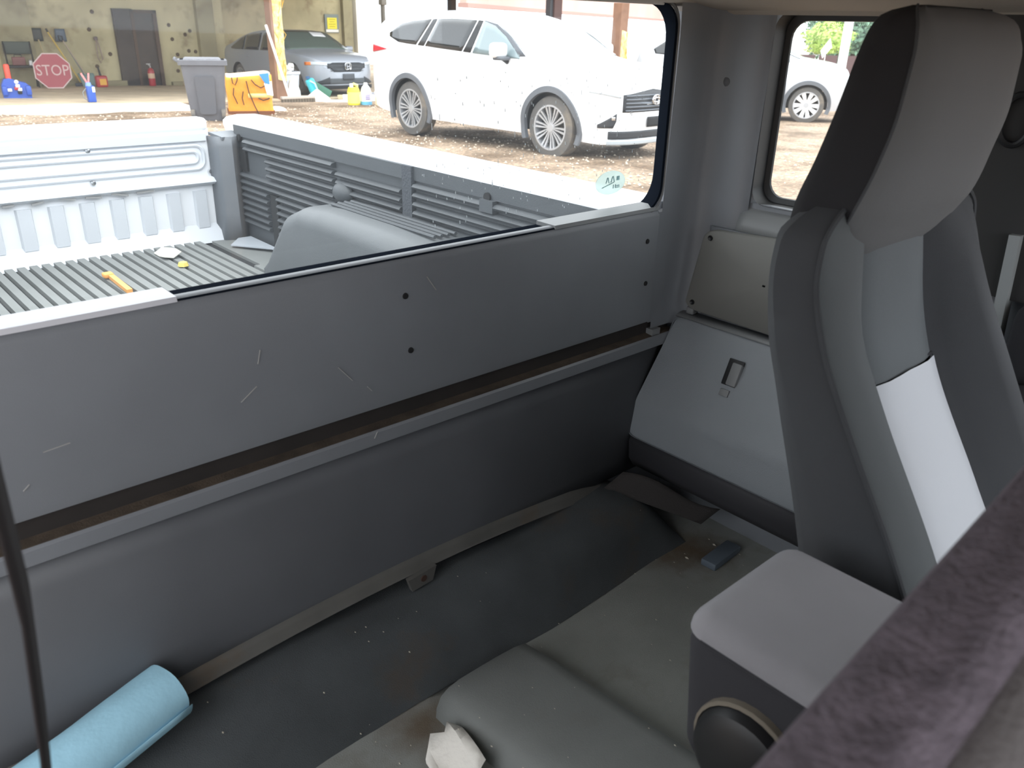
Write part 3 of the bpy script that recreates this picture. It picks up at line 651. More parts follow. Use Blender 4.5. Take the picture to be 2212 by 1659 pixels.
T = car('white_suv', 'large white sport utility car parked on the gravel beyond the truck bed', (8.38, 7.68, -.1), math.radians(-87.5), 0, suv)
F = suv['front']; Y_ = suv['fn'][0]
F(-.55, .55, .62, .9, 'grille', GRILL, .004, 15, lambda q: (.62, .88-.12*abs(q-.5)))
for k in range(5): F(-.52, .52, .635+.042*k, .648+.042*k, 'grille_bar', mat('grille_bar', (120, 126, 134), .4, .4) if k == 0 else bpy.data.materials['grille_bar'], .018, 15)
F(-.16, .16, .44, .56, 'plate_bracket', BLKM, .03, 5)
F(-.72, .72, .24, .30, 'skid_plate', SILV, .02, 17); F(-.7, .7, .31, .4, 'lower_intake', GRILL, .008, 17)
for sd in (-1, 1):
    F(sd*.86, sd*.58, .82, .94, 'headlamp', LAMP, .006, 7, lambda q: (.84-.06*q, .93-.05*q))
    F(sd*.80, sd*.62, .42, .6, 'fog_lamp_recess', GRILL, .006, 6, lambda q: (.44, .48+.13*q) if q < .9 else (.52, .61))
    F(sd*.68, sd*.64, .53, .57, 'fog_lamp', CHROME, .014, 4)
    mb = MB().rbox((-.80, sd*1.06, 1.26), (.13, .26, .18), .055)
    m_ = mb.build('mirror', WPAINT, T, False)
    MB().tube([(-.78, sd*.9, 1.12), (-.78, sd*1.0, 1.17)], .035, 8).build('mirror_foot', BLK, m_, False)
    MB().rbox((-.77, sd*1.03, 1.165), (.14, .2, .045), .02).build('mirror_base', mat('mirror_grey', (90, 94, 100), .5), m_, False)
e_ = MB(); xq = .955
for (ra, rb) in ((.085, .055), (.04, .055), (.08, .025)):
    e_.tube([(xq, ra*math.cos(q), .755+rb*math.sin(q)) for q in np.linspace(0, 2*math.pi, 20)], .008, 6)
e_.build('emblem', CHROME, T, False)

GPAINT = mat('steel_grey_paint', (150, 155, 164), .3, .1, coat=.5)
sed = dict(paint=GPAINT, wb=2.83, r=.335, tw=.225, rim=.235, w=.93, sill=.2, arch=.375, tumble=.42, spokes=10, spw=.02, rc=.08,
    top=[(-3.97, .7), (-3.93, .98), (-3.75, 1.1), (-3.3, 1.2), (-2.7, 1.36), (-2.2, 1.44), (-1.7, 1.455), (-1.25, 1.42), (-.8, 1.24), (-.3, 1.0), (-.15, .97), (.35, .9), (.7, .82), (.86, .7), (.93, .5)],
    plan=[(-3.97, .55), (-3.9, .74), (-3.6, .9), (-3, .93), (-1, .93), (.2, .92), (.55, .85), (.78, .68), (.89, .45), (.93, .25)],
    belt=[(-3.97, .98), (-2.5, .98), (-1, .94), (0, .88), (.93, .75)], bot=[(-3.97, .35), (-3.5, .25), (-3, .2), (.3, .2), (.75, .17), (.93, .2)],
    windows=[('rear_quarter_glass', CGLASS, [(-3.25, 1.06), (-2.8, 1.25), (-2.55, 1.32)], [(-3.2, 1.03), (-2.9, 1.01), (-2.5, 1.0)]), ('rear_door_glass', CGLASS, [(-2.5, 1.33), (-2.1, 1.37), (-1.7, 1.375)], [(-2.46, 1.0), (-2.0, .99), (-1.66, .98)]),
             ('front_door_glass', CGLASS, [(-1.6, 1.375), (-1.3, 1.34), (-.95, 1.2), (-.55, 1.0)], [(-1.58, .98), (-1.2, .97), (-.85, .96), (-.55, .95)])],
    screens=[('windscreen', mat('green_grey_screen', (92, 104, 96), .08, spec=.8), -1.2, -.32, .06), ('back_glass', CGLASS, -3.3, -2.6, .12)],
    side_panels=[('door_handle', GPAINT, [(-2.35, .86), (-2.15, .86)], [(-2.35, .83), (-2.15, .83)]), ('sill_trim', BLKM, [(-2.4, .24), (-.4, .24)], [(-2.4, .2), (-.4, .2)])])
T = car('grey_sedan', 'steel grey sedan parked under the shed roof, nose outwards', (11.66, 20.36, -.34), math.radians(-89.5), .04, sed)
T.scale = (1.1, 1.1, 1.1)
F = sed['front']
F(-.5, .5, .5, .7, 'grille', GRILL, .006, 15, lambda q: (.5+.0*q, .7) if .12 < q < .88 else (.58, .68))
for k in range(5): F(-.44, .44, .52+.035*k, .53+.035*k, 'grille_bar', mat('sedan_bar', (70, 74, 80), .4) if k == 0 else bpy.data.materials['sedan_bar'], .016, 13)
for sd in (-1, 1):
    F(sd*.86, sd*.5, .62, .72, 'headlamp', LAMP, .006, 9, lambda q: (.66-.02*q, .73-.03*q))
    F(sd*.87, sd*.8, .65, .72, 'indicator', mat('amber', (230, 130, 60), .3), .012, 4)
    F(sd*.78, sd*.46, .22, .38, 'corner_intake', GRILL, .006, 8, lambda q: (.24, .27+.12*q))
    m_ = MB().rbox((-.62, sd*1.02, 1.0), (.12, .2, .13), .04).build('mirror', GPAINT, T, False)
    MB().tube([(-.62, sd*.85, .95), (-.62, sd*.95, .97)], .03, 8).build('mirror_foot', BLK, m_, False)
F(-.5, .5, .24, .36, 'lower_grille', mat('grey_mesh', (70, 74, 78), .6), .006, 13); F(-.8, .8, .13, .21, 'front_lip', BLKM, .012, 17)
F(-.15, .15, .33, .46, 'plate_bracket', mat('dark_plate', (70, 74, 80), .5), .03, 5)
e_ = MB().tube([(.955, y, z) for y, z in rrect(-.075, .075, .545, .685, .03, 4)]+[(.955, .075, .575)], .009, 6)
for sd in (-1, 1): e_.box((.958, sd*.034, .615), (.018, .018, .11), rot('X', sd*-6))
e_.box((.958, 0, .615), (.018, .06, .02)); e_.build('emblem', CHROME, T, False)
b = MB().grid([[(x, y, 1.0+.42*(-.3-x)/.9*1.05+.02) for y in (.25, .6)] for x in (-.62, -.9)])
Yc, ztc = sed['fn'][0], sed['fn'][1]
MB().grid([[(x, y, ztc(x)-.03*(y/.7)**2+.018) for y in np.linspace(.2, .55, 4)] for x in np.linspace(-1.12, -.88, 4)]).build('windscreen_sticker', WHT, T, False, solid=.003)

SPAINT = mat('silver_paint', (205, 208, 214), .22, .3, coat=.6); SLOW = mat('shaded_lower_body', (120, 127, 136), .45)  # sky sheen painted in: pale upper body, greyer shaded lower doors
cr = dict(paint=SPAINT, wb=2.69, r=.36, tw=.235, rim=.262, w=.925, sill=.25, arch=.42, tumble=.4, clad=.06, spokes=10, spw=.045, pair=.12, spoke_mat=mat('bright_alloy', (232, 232, 232), .35, .4),
    top=[(-3.75, .7), (-3.7, 1.1), (-3.5, 1.5), (-3.2, 1.68), (-2.4, 1.76), (-1.7, 1.75), (-1.2, 1.66), (-.75, 1.48), (-.2, 1.27), (.0, 1.24), (.5, 1.15), (.75, 1.02), (.86, .7)],
    plan=[(-3.75, .55), (-3.65, .78), (-3.4, .9), (-2.8, .925), (0, .925), (.4, .88), (.65, .72), (.8, .45), (.86, .25)],
    belt=[(-3.75, 1.22), (-1, 1.18), (0, 1.14), (.86, .95)], bot=[(-3.75, .38), (-3, .25), (.2, .25), (.86, .28)],
    windows=[('rear_quarter_glass', CGLASS, [(-3.3, 1.35), (-3.0, 1.55), (-2.6, 1.62)], [(-3.25, 1.26), (-2.9, 1.24), (-2.55, 1.23)]), ('rear_door_glass', CGLASS, [(-2.5, 1.63), (-2.0, 1.65), (-1.6, 1.64)], [(-2.46, 1.23), (-2.0, 1.22), (-1.56, 1.21)]),
             ('front_door_glass', CGLASSL, [(-1.5, 1.63), (-1.2, 1.56), (-.8, 1.40), (-.45, 1.23)], [(-1.48, 1.21), (-1.1, 1.2), (-.8, 1.19), (-.45, 1.18)])],
    side_panels=[('lower_door_shade', SLOW, [(-2.25, .80), (-1.5, .82), (-.46, .78)], [(-2.25, .28), (-1.5, .28), (-.44, .28)]), ('sill_strip', CHROME, [(-2.2, .33), (-.46, .33)], [(-2.2, .30), (-.46, .30)])],
    screens=[('windscreen', CSCREEN, -1.12, -.24, .05)])
T = car('silver_suv', 'silver sport utility car seen through the driver side window', (17.27, 9.67, -.3), math.radians(-60.7), 0, cr)
for sd in (-1, 1):
    m_ = MB().rbox((-.66, sd*1.04, 1.25), (.12, .22, .15), .04).build('mirror', SPAINT, T, False)
    MB().rbox((-.64, sd*1.0, 1.16), (.12, .22, .05), .02).build('mirror_base', BLK, m_, False)
    MB().tube([(-2.8, sd*.6, 1.73), (-2.0, sd*.6, 1.78), (-1.3, sd*.6, 1.69)], .025, 8).build('roof_rail', SILV, T, False)
cr['front'](-.5, .5, .5, .75, 'grille', GRILL, .006, 11)

# ------------------------------------------------------------------ trees far beyond the side window
def leaf_ball(cen, rad, n, size, seed, squash=.8):
    rg = np.random.RandomState(seed); b = MB(); vs = []; fs = []
    for k in range(n):
        d_ = rg.normal(size=3); d_ /= np.linalg.norm(d_); r_ = rad*(.55+.45*rg.rand()**.4)*(1+.18*math.sin(5*d_[0]+seed)+.15*math.cos(4*d_[2]*2+seed))
        p = np.array(cen)+d_*r_*np.array([1, 1, squash]); a = rg.normal(size=3); a /= np.linalg.norm(a); c_ = np.cross(a, d_+.01); c_ /= np.linalg.norm(c_)
        s_ = size*(.6+.8*rg.rand()); i = len(vs); vs += [p-a*s_, p+c_*s_*.5, p+a*s_, p-c_*s_*.5]; fs.append((i, i+1, i+2, i+3))
    return b.add(vs, fs)
LEAFD = [mat('dark_leaves', (88, 122, 100), .7, var=(.5, .25)), mat('mid_leaves', (108, 142, 116), .7, var=(.5, .25))]
LEAFY = mat('yellow_green_leaves', (190, 216, 120), .7, var=(1, .2))
BARK = mat('bark', (92, 78, 66), .9, bump=(20, .5))
TREES = [(51, 34.5, 7.5, 'tall dark green tree at the left of the side window view'), (57, 29, 8.5, 'tall dark green tree behind the pale bush'), (63, 23, 8, 'dark green tree at the right of the pale bush'), (68, 37, 9, 'dark tree standing furthest back behind the silver car')]
for k, (x, y, h, lab) in enumerate(TREES):
    t = thing('leafy_tree', lab, 'tree', (x, y, GZ(x, y)), group='trees beyond the yard')
    MB().tube([(0, 0, 0), (.1, 0, h*.4), (0, .1, h*.7)], [.3, .22, .1], 8).build('trunk', BARK, t, False)
    b = MB()
    for q in range(7):
        rg = random.Random(k*10+q); sub = leaf_ball((rg.uniform(-1.3, 1.3), rg.uniform(-1.3, 1.3), h*(.25+.11*q)), 2.0, 900, .2, k*10+q); b.add(sub.v, sub.f)
    b.build('foliage', LEAFD[k % 2], t, False, 0)['kind'] = 'stuff'
t = thing('round_bush', 'pale yellow-green round bush in front of the dark trees', 'bush', (46.7, 25.4, GZ(46.7, 25.4)))
MB().tube([(0, 0, 0), (0, 0, 1.6)], [.12, .06], 8).build('stem', BARK, t, False)
leaf_ball((0, 0, 2.4), 1.2, 1900, .11, 99, .72).build('foliage', LEAFY, t, False, 0)['kind'] = 'stuff'
t = thing('yard_fence', 'low maroon fence below the pale bush', 'fence', (44, 24.2, GZ(44, 24.2)))
for k in range(14):
    x, y = 37.5+k*1.05, 29.5-k*.75
    MB().box((x, y, GZ(x, y)+.75), (1.05, .06, 1.5), rot('Z', -35)).build('fence_panel', bpy.data.materials.get('maroon_fence') or mat('maroon_fence', (96, 74, 74), .8), t, True, 0)
t = thing('diamond_sign', 'pale diamond sign on a thin stake before the bush', 'sign', (34.3, 18.7, GZ(34.3, 18.7)))
MB().tube([(0, 0, 0), (0, 0, 1.5)], .02, 8).build('stake', WHT, t, False)
MB().prism([(-.22, 1.6), (-.1, 1.3), (.22, 1.75), (.1, 2.1)], 'Y', -.01, .01).build('plate', WHT, t, False, 0)
t.rotation_euler = (0, 0, math.radians(-50))
t = thing('lamp_pole', 'thin white pole with a lamp head above the silver car roof', 'pole', (35.2, 21.3, GZ(35.2, 21.3)))
MB().tube([(0, 0, 0), (0, 0, 3.0)], .03, 8).build('pole', WHT, t, False)
MB().rbox((.1, -.1, 3.0), (.14, .14, .3), .03, R=rot('Y', 25)).build('lamp_head', WHT, t, False)
t = thing('white_mast', 'white mast at the right edge of the side window view', 'mast', (41.6, 21.7, GZ(41.6, 21.7)))
MB().tube([(0, 0, 0), (0, 0, 6)], .22, 10).build('shaft', WHT, t, False)
MB().bx(-.35, .35, -.35, .35, 0, .1).build('base', WHT, t, False)
t = prop('timber', 'grey timber lying on the gravel seen through the side window', 'timber', 6.9, 3.7, 0, math.radians(-45))
MB().rbox((0, 0, .03), (1.5, .1, .06), .01, 1).build('board', mat('grey_timber', (150, 130, 112), .8), t, False)
# loose stones on the gravel
b = MB(); rg = np.random.RandomState(5)
for k in range(2600):
    x, y = rg.uniform(1.8, 10.5), rg.uniform(4.5, 16.5)
    s_ = rg.uniform(.008, .026); z = GZ(x, y)+s_*.3
    vs = [(x+s_*rg.uniform(.7, 1.2), y, z), (x-s_*rg.uniform(.7, 1.2), y, z), (x, y+s_*rg.uniform(.7, 1.3), z), (x, y-s_*rg.uniform(.7, 1.3), z), (x, y, z+s_*.8), (x, y, z-s_*.6)]
    b.add(vs, [(0, 2, 4), (2, 1, 4), (1, 3, 4), (3, 0, 4)])
b.build('loose_gravel', mat('pale_stones', (196, 182, 164), .9), ground, smooth=0)['kind'] = 'stuff'

# ================================================================== TRUCK BED
XC = .65
bed = thing('truck_bed', 'white pickup bed with a dark ribbed plastic liner behind the cab', 'truck bed', (XC, 2.0, .62))
MB().bx(.0, 1.30, 1.12, 3.0, .62, .695).build('bed_floor', DARK, bed, smooth=0)
b0 = None
for k in range(31):
    x = 1.142-.0362*k
    mb = MB().prism([(x-.0135, .69), (x-.0115, .71), (x+.0115, .71), (x+.0135, .69)], 'Y', 1.16, 2.96-(.42 if k < 1 else 0))
    mb.build('floor_rib', LINERF, bed, smooth=30)
MB().prism([(1.16, .69), (1.30, .69), (1.30, .70), (1.16, .705)], 'Y', 1.16, 3.0).build('floor_margin', LINERF, bed, smooth=0)
MB().add([(1.175, 2.82, .712), (1.285, 2.66, .712), (1.29, 2.9, .712), (1.24, 2.9, .712)], [(0, 1, 2, 3)]).build('corner_gusset', mat('pale_liner_patch', (168, 174, 182), .5), bed, smooth=0, solid=.004)
for sd in (1, -1):
    X = lambda x: XC+sd*(x-XC)
    def bxs(mb, x0, x1, *a): return mb.bx(min(X(x0), X(x1)), max(X(x0), X(x1)), *a)
    # liner wall, slightly stepped: the smooth top band stands proud
    bxs(MB(), 1.305, 1.33, 1.12, 3.0, .66, 1.11).build('side_liner', LINER, bed, smooth=0)
    for (y0, y1, xx) in ((1.12, 1.845, 1.298), (1.89, 2.25, 1.290), (2.255, 2.97, 1.298)):
        bxs(MB(), xx, 1.31, y0, y1, 1.075, 1.112).build('top_band', LINER, bed, smooth=0)
    # rail: rolled white cap over the liner edge
    prof = [(1.30, 1.105), (1.30, 1.118), (1.315, 1.13), (1.36, 1.137), (1.43, 1.135), (1.50, 1.12), (1.535, 1.09), (1.545, 1.03), (1.55, .6), (1.52, .6), (1.33, 1.0)]
    MB().prism([(X(a), c_) for a, c_ in prof], 'Y', 1.07, 3.06).build('bed_rail', WHITE, bed, smooth=30)
    # horizontal ribs in three lengths
    for k in range(13):
        z = 1.06-.0242*k
        segs = [(1.13, 1.50), (1.55, 1.838)] if k == 0 else [(1.13, 1.838)]
        segs += [(1.90, 2.245)] if 1 <= k <= 5 else []
        segs += ([(2.265, 2.885)] if k < 2 else [(2.265, 2.72)] if k in (2, 3, 4) else [(2.265, 2.94)] if k < 7 else [(2.73, 2.95)])
        if k >= 7: segs.append((2.30, 2.66))
        if k > 8: segs = segs[1:]
        for (y0, y1) in segs:
            p = [(X(1.306), z-.0085), (X(1.290), z-.006), (X(1.285), z), (X(1.290), z+.006), (X(1.306), z+.0085)]
            MB().prism(p, 'Y', y0, y1).build('side_rib', LINER, bed, smooth=60)
    # dark stake grooves
    bxs(MB(), 1.29, 1.308, 1.845, 1.89, .74, 1.112).build('stake_groove', mat('rough_groove', (66, 70, 76), .9, bump=(150, .8, .004)) if sd == 1 else bpy.data.materials['rough_groove'], bed, smooth=0)
    bxs(MB(), 1.294, 1.308, 2.665, 2.715, .70, .9).build('stake_groove', DARK, bed, smooth=0)
    # wheel housing
    rows = []
    for y, top, ix in ((1.42, .70, 1.17), (1.46, .84, 1.13), (1.52, .93, 1.115), (1.60, .968, 1.10), (1.8, .975, 1.10), (2.05, .975, 1.10), (2.16, .968, 1.10), (2.26, .93, 1.105), (2.33, .86, 1.11), (2.42, .76, 1.12), (2.5, .705, 1.14)):
        r_ = min(.05, (top-.69)*.45); row = [(X(ix-.012), y, .69)]
        for q in np.linspace(180, 90, 6): row.append((X(ix+r_+r_*math.cos(math.radians(q))), y, top-r_+r_*math.sin(math.radians(q))))
        row += [(X(1.22), y, top), (X(1.31), y, top)]
        rows.append(row)
    MB().grid(rows).build('wheel_housing', LINER if sd == -1 else mat('grey_wheel_housing', (82, 86, 89), .5, bump=(350, .3, .002), var=(4, .06)), bed, smooth=60)
    for k in range(4):
        x_ = 1.20+.022*k
        MB().tube([(X(x_), y, .977) for y in np.linspace(1.62, 2.12, 6)], .005, 6).build('housing_rib', LINER, bed)
    MB().grid([[(X(1.296-.03*math.sin(a)*math.cos(q)), 2.21+.05*math.cos(a), .985+.032*math.sin(a)*math.sin(q)) for q in np.linspace(-1.5, 1.6, 9)] for a in np.linspace(0, 3.1416, 11)]).build('liner_notch', LINER, bed)
    # rear corner pillar and pocket
    MB().grid([[(X(1.215), 3.0, z), (X(1.235-.02*(z < .8)), 2.95, z), (X(1.265), 2.93, z), (X(1.306), 2.955, z)] for z in (.70, .8, .92, 1.0, 1.04, 1.075)]).build('corner_pillar', mat('corner_liner', (104, 109, 115), .45) if sd == 1 else bpy.data.materials['corner_liner'], bed, smooth=50, solid=.01)
    MB().grid([[(X(1.215), 3.0, 1.088), (X(1.306), 3.0, 1.088)], [(X(1.235), 2.93, 1.075), (X(1.306), 2.94, 1.075)]]).build('pillar_cap', bpy.data.materials['corner_liner'], bed, smooth=0, solid=.01)
    bxs(MB(), 1.296, 1.306, 2.885, 2.945, .955, 1.035).build('tie_down_pocket', BLKM, bed, smooth=0)
    for (y, z) in ((2.926, 1.071), (1.531, 1.08)):
        MB().lathe([(0, -.004), (.012, -.004), (.012, .004)], (X(1.296), y, z), 'X', 12).build('liner_hole', BLKM, bed)
    bxs(MB(), 1.285, 1.31, 1.5, 1.55, 1.045, 1.075).build('liner_boss', LINER, bed, smooth=0)
# front bed wall
MB().bx(-.2, 1.5, 1.1, 1.13, .62, 1.1).build('front_wall', WHITE, bed, smooth=0)
# tailgate
tg = MB().bx(.09, 1.215, 3.0, 3.05, .70, 1.1).rbox((XC, 3.03, 1.115), (1.13, .075, .045), .015, 3).build('tailgate', WHITE, bed)
def hstrip(nm, x0, x1, z0, z1, d_, m_=TAILM):
    return MB().prism([(3.002, z0-.008), (3.0-d_, z0), (3.0-d_, z1), (3.002, z1+.008)], 'X', x0, x1).build(nm, m_, tg, smooth=0)
hstrip('upper_step', .095, 1.2, 1.06, 1.085, .012); 
for (x0, x1, z0, z1, r_) in ((.11, 1.188, .962, 1.045, .03), (.135, 1.166, .984, 1.024, .018)):
    pp = rrect(x0, x1, z0, z1, r_, 6); pp.append(pp[0]); pp.append(pp[1])
    MB().tube([(x, 2.999, z) for x, z in pp], .0075, 8).build('stamped_ridge', TAILM, tg)
MB().prism([(3.003, .935), (2.985, .93), (2.975, .915), (2.985, .905), (3.003, .903)], 'X', .09, 1.222).build('ledge', TAILM, tg, smooth=50)
MB().prism([(3.003, .765), (2.96, .712), (2.95, .70), (3.003, .70)], 'X', .08, 1.23).build('bottom_fillet', TAILM, tg, smooth=50)
for k in range(11):
    x = 1.155-.0965*k
    MB().prism([(x-.026, 3.002), (x-.02, 2.988), (x+.02, 2.988), (x+.026, 3.002)], 'Z', .75, .885).build('tailgate_rib', TAILM, tg, smooth=0)
for (x, z) in ((.8, 1.052), (.8, .947), (1.205, .95), (1.215, 1.0)):
    MB().lathe([(0, -.008), (.008, -.006), (.01, 0)], (x, 2.998, z), 'Y', 10).build('bolt', CHROME, tg)
for k in range(7):   # chipped, peeling lip of the ledge
    x = .45+k*.085
    MB().box((x, 2.986, .905+.004*random.uniform(-1, 1)), (random.uniform(.03, .06), .008, .006), rot('Y', random.uniform(-12, 12))).build('chipped_edge', mat('chip_grey', (150, 150, 150), .7) if k == 0 else bpy.data.materials['chip_grey'], tg, smooth=0)
# litter in the bed
t = thing('wood_stick', 'orange wooden stick lying on the ribbed bed floor', 'stick', (.71, 2.57, .712))
MB().box((0, 0, .006), (.016, .2, .012), rot('Z', -2)).build('stick', mat('orange_wood', (236, 170, 96), .7), t, False, 0)
MB().rbox((-.003, .1, .009), (.03, .03, .016), .005).build('knot', bpy.data.materials['orange_wood'], t, False)
t = thing('paper_scrap', 'pale grey scrap lying on the bed floor ribs', 'scrap', (.95, 2.82, .718))
MB().grid([[(u*.03, v*.05, .004+.01*math.sin(2*u+v)) for u in (-1, 0, 1)] for v in (-1, 0, 1)]).build('scrap', mat('scrap_grey', (196, 196, 186), .8), t, False, 0, solid=.002)
t = thing('yellow_leaf', 'small yellow crumpled leaf on the bed floor', 'leaf', (.94, 2.66, .712))
MB().lathe([(0, 0), (.018, .002), (.014, .014), (0, .018)], n=7).build('leaf', mat('leaf_yellow', (226, 206, 110), .7), t, False)

# ================================================================== CAB SHELL
# rear wall with its window opening
RW = MB()
RW.bx(-.25, 1.47, 1.005, 1.09, .15, 1.118); RW.bx(-.25, 1.47, 1.005, 1.09, 1.512, 1.64); RW.bx(1.388, 1.47, 1.005, 1.09, 1.115, 1.512); RW.bx(-.25, -.02, 1.005, 1.09, 1.145, 1.512)
rw = tag(RW.build('wall_rear', PL, smooth=0), kind='structure')
# upper trim panel with a softly rolled sill edge
prof = [(1.005, .917), (.985, .917), (.983, .925), (.983, 1.135), (.986, 1.143), (.993, 1.150), (1.000, 1.151), (1.005, 1.150)]
MB().prism(prof, 'X', -.22, 1.272).build('upper_panel', PL, rw, smooth=60)
prof = [(1.005, .858), (.978, .858), (.972, .862), (.972, .882), (.976, .886), (1.005, .888)]
MB().prism(prof, 'X', -.22, 1.345).build('ledge_rail', PL, rw, smooth=40)
MB().bx(-.22, 1.345, .992, 1.006, .886, .918).build('groove_back', mat('groove_shade', (40, 36, 34), .9, var=(8, .2)), rw, smooth=0)  # recess shade painted as a dark groove back
MB().prism([(.975, .887), (.99, .889), (1.0, .892), (1.0, .886), (.975, .886)], 'X', -.22, 1.345).build('groove_dust', DUST, rw, smooth=0)
MB().bx(1.275, 1.30, .975, 1.0, .886, .9).build('groove_stop', PLl, rw, smooth=0)
rows = []
for z in np.linspace(.575, .858, 8): rows.append([(x, .988-.006*math.sin((z-.575)/.283*3.14), z) for x in (-.22, .3, .8, 1.35)])
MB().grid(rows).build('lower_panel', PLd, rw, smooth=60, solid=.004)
# flange along the bottom, bowed as in the trim
def fz(x): return .566+.034*max(0, 1-((x-.66)/.52)**2)
rows = []
for x in np.linspace(-.2, 1.17, 40):
    z = fz(x); e_ = .012*max(0, (x-1.08)/.09)
    rows.append([(x, .99, z+.014-e_), (x, .979, z+.011-e_), (x, .973, z+.004-e_), (x, .970, z-.009), (x, .967, z-.011), (x, .99, z-.012)])
fl = MB().grid(rows).build('bottom_flange', FLG, rw, smooth=50)
for (x, s_) in ((.672, 1), (1.10, .7)):
    MB().prism([(x-.03*s_, fz(x)-.012), (x+.03*s_, fz(x)-.006), (x+.022*s_, fz(x)-.028*s_-.006), (x-.022*s_, fz(x)-.034*s_-.004)], 'Y', .957, .966).build('flange_tab', FLG, fl, smooth=0)
    MB().lathe([(0, -.001), (.006*s_, -.001), (.007*s_, .002)], (x+.002, .9565, fz(x)-.021*s_), 'Y', 12).build('tab_hole', mat('rust_hole', (60, 40, 32), .9) if s_ == 1 else bpy.data.materials['rust_hole'], fl)
for (x, z, y) in ((.671, 1.089, .982), (.678, .999, .982), (1.031, .854-.02, .985), (.251, .839-.012, .985), (1.241, 1.089, .982), (1.247, 1.003, .982)):
    h_ = MB().lathe([(.0050, .001), (.0046, -.0008), (.0036, -.0011), (0, -.0006)], (x, y, z), 'Y', 16).build('screw_hole', BLKM, rw)
for (x, z, a, l) in ((.41, 1.0, 35, .03), (.43, 1.05, 75, .02), (.56, .99, -50, .035), (.6, .955, -50, .012), (.17, 1.0, 5, .03), (.6, .88, 60, .012), (.13, .96, 40, .01), (.52, .78, 30, .012), (.72, 1.10, -55, .03)):
    y = .9822 if z > .918 else (.9705 if .86 < z < .89 else .981)
    MB().box((x, y, z), (l, .0012, .0011), rot('Y', -a)).build('scratch', mat('scratch_pale', (152, 152, 150), .7) if 'scratch_pale' not in bpy.data.materials else bpy.data.materials['scratch_pale'], rw, smooth=0)
# rear window: deep dark reveal, seal, glass
win = tag(MB().grid([[(x, y, z) for x, z in rrect(-.06-f_, 1.274+f_*1.0, 1.1475-g_, 1.510, .042+f_*.3, 8)] for y, f_, g_ in ((.996, .010, .006), (.988, .004, .001), (.990, 0, -.001), (1.0, .008, .001), (1.058, .060, .008))], closev=True).build('window_1', SEAL, smooth=50), kind='structure')
MB().grid([[(x, y, z) for x, z in rrect(-.06-o, 1.276+o, 1.1475-o, 1.508+o, .045, 8)] for y, o in ((.990, .004), (.986, .006), (.990, .010))], closev=True).build('bead', PLl, win, smooth=50)
gl = MB().prism(rrect(-.10, 1.342, 1.136, 1.512, .045, 8), 'Y', 1.054, 1.056).build('glass', glass_mat('dusty_window_glass', (.98, 1, 1), .014), win, smooth=0)
MB().prism([(.986, 1.146), (.988, 1.1525), (1.035, 1.153), (1.035, 1.146)], 'X', .99, 1.275).build('sill_cover', PLl, win, smooth=0)
MB().prism([(.986, 1.146), (.988, 1.1525), (1.035, 1.153), (1.035, 1.146)], 'X', -.05, .335).build('sill_cover', mat('sill_white', (200, 200, 206), .5), win, smooth=0)
# fine raindrops and dust streaks on the outside of the glass
b = MB(); rg = np.random.RandomState(11)
for k in range(230):
    x = rg.uniform(.75, 1.29); z = rg.uniform(1.16, 1.40); h_ = rg.uniform(.0016, .0055)*(2.2 if rg.rand() < .06 else 1); w_ = rg.uniform(.0006, .0011)
    b.add([(x-w_, 1.0566, z), (x+w_, 1.0566, z), (x+w_*.7, 1.0572, z+h_), (x-w_*.7, 1.0572, z+h_)], [(0, 1, 2, 3)])
b.build('raindrops', mat('droplet', (236, 240, 244), .3), win, smooth=0)['kind'] = 'stuff'
# oval sticker in the corner
st = MB().prism([(1.198+.042*math.cos(q), 1.196+.0225*math.sin(q)) for q in np.linspace(0, 2*math.pi, 36, endpoint=False)], 'Y', 1.0505, 1.0515).build('oval_sticker', glass_mat('pale_green_sticker', (.9, 1, .97), .72, .3, (.58, .63, .61)), win, smooth=0)
ink = glass_mat('faint_ink', (.8, .9, .95), .8, .4, (.42, .49, .50))
for (x, z, w_, h_, a) in ((1.186, 1.201, .002, .011, 20), (1.191, 1.201, .002, .011, -20), (1.200, 1.202, .002, .012, 20), (1.206, 1.202, .002, .012, -20), (1.218, 1.203, .008, .008, 0), (1.19, 1.192, .034, .0014, -14), (1.206, 1.188, .002, .007, 0), (1.212, 1.188, .002, .007, 0), (1.219, 1.189, .008, .002, 0), (1.219, 1.186, .008, .0015, 0)):
    MB().box((x, 1.05, z), (w_, .0008, h_), rot('Y', a)).build('sticker_mark', ink, st, smooth=0)

# corner pillar trim sweeping from the rear wall to the side wall
pf = [(1.283, .9846), (1.298, .9844), (1.318, .984), (1.34, .983), (1.36, .979), (1.376, .970), (1.383, .955), (1.386, .935), (1.386, .91), (1.388, .888), (1.392, .876), (1.398, .869), (1.401, .866)]
rows = []
for z in np.linspace(.90, 1.56, 14):
    k = (1.54-z)*.06; top = max(0, (z-1.46)/.1)**2*.05
    rows.append([(x-(k*.35 if i > 3 else k*.12)-top, y-(top*.6), z) for i, (x, y) in enumerate(pf)])
piv = tag(MB().grid(rows).build('trim_3', PL, smooth=60), kind='structure')
MB().bx(1.27, 1.36, .9845, 1.004, .915, 1.142).build('corner_panel', PL, piv, smooth=0)
MB().lathe([(0, -.003), (.008, -.002), (.01, 0)], (1.383, .945, 1.38), 'X', 14).build('trim_plug', PLd, piv)

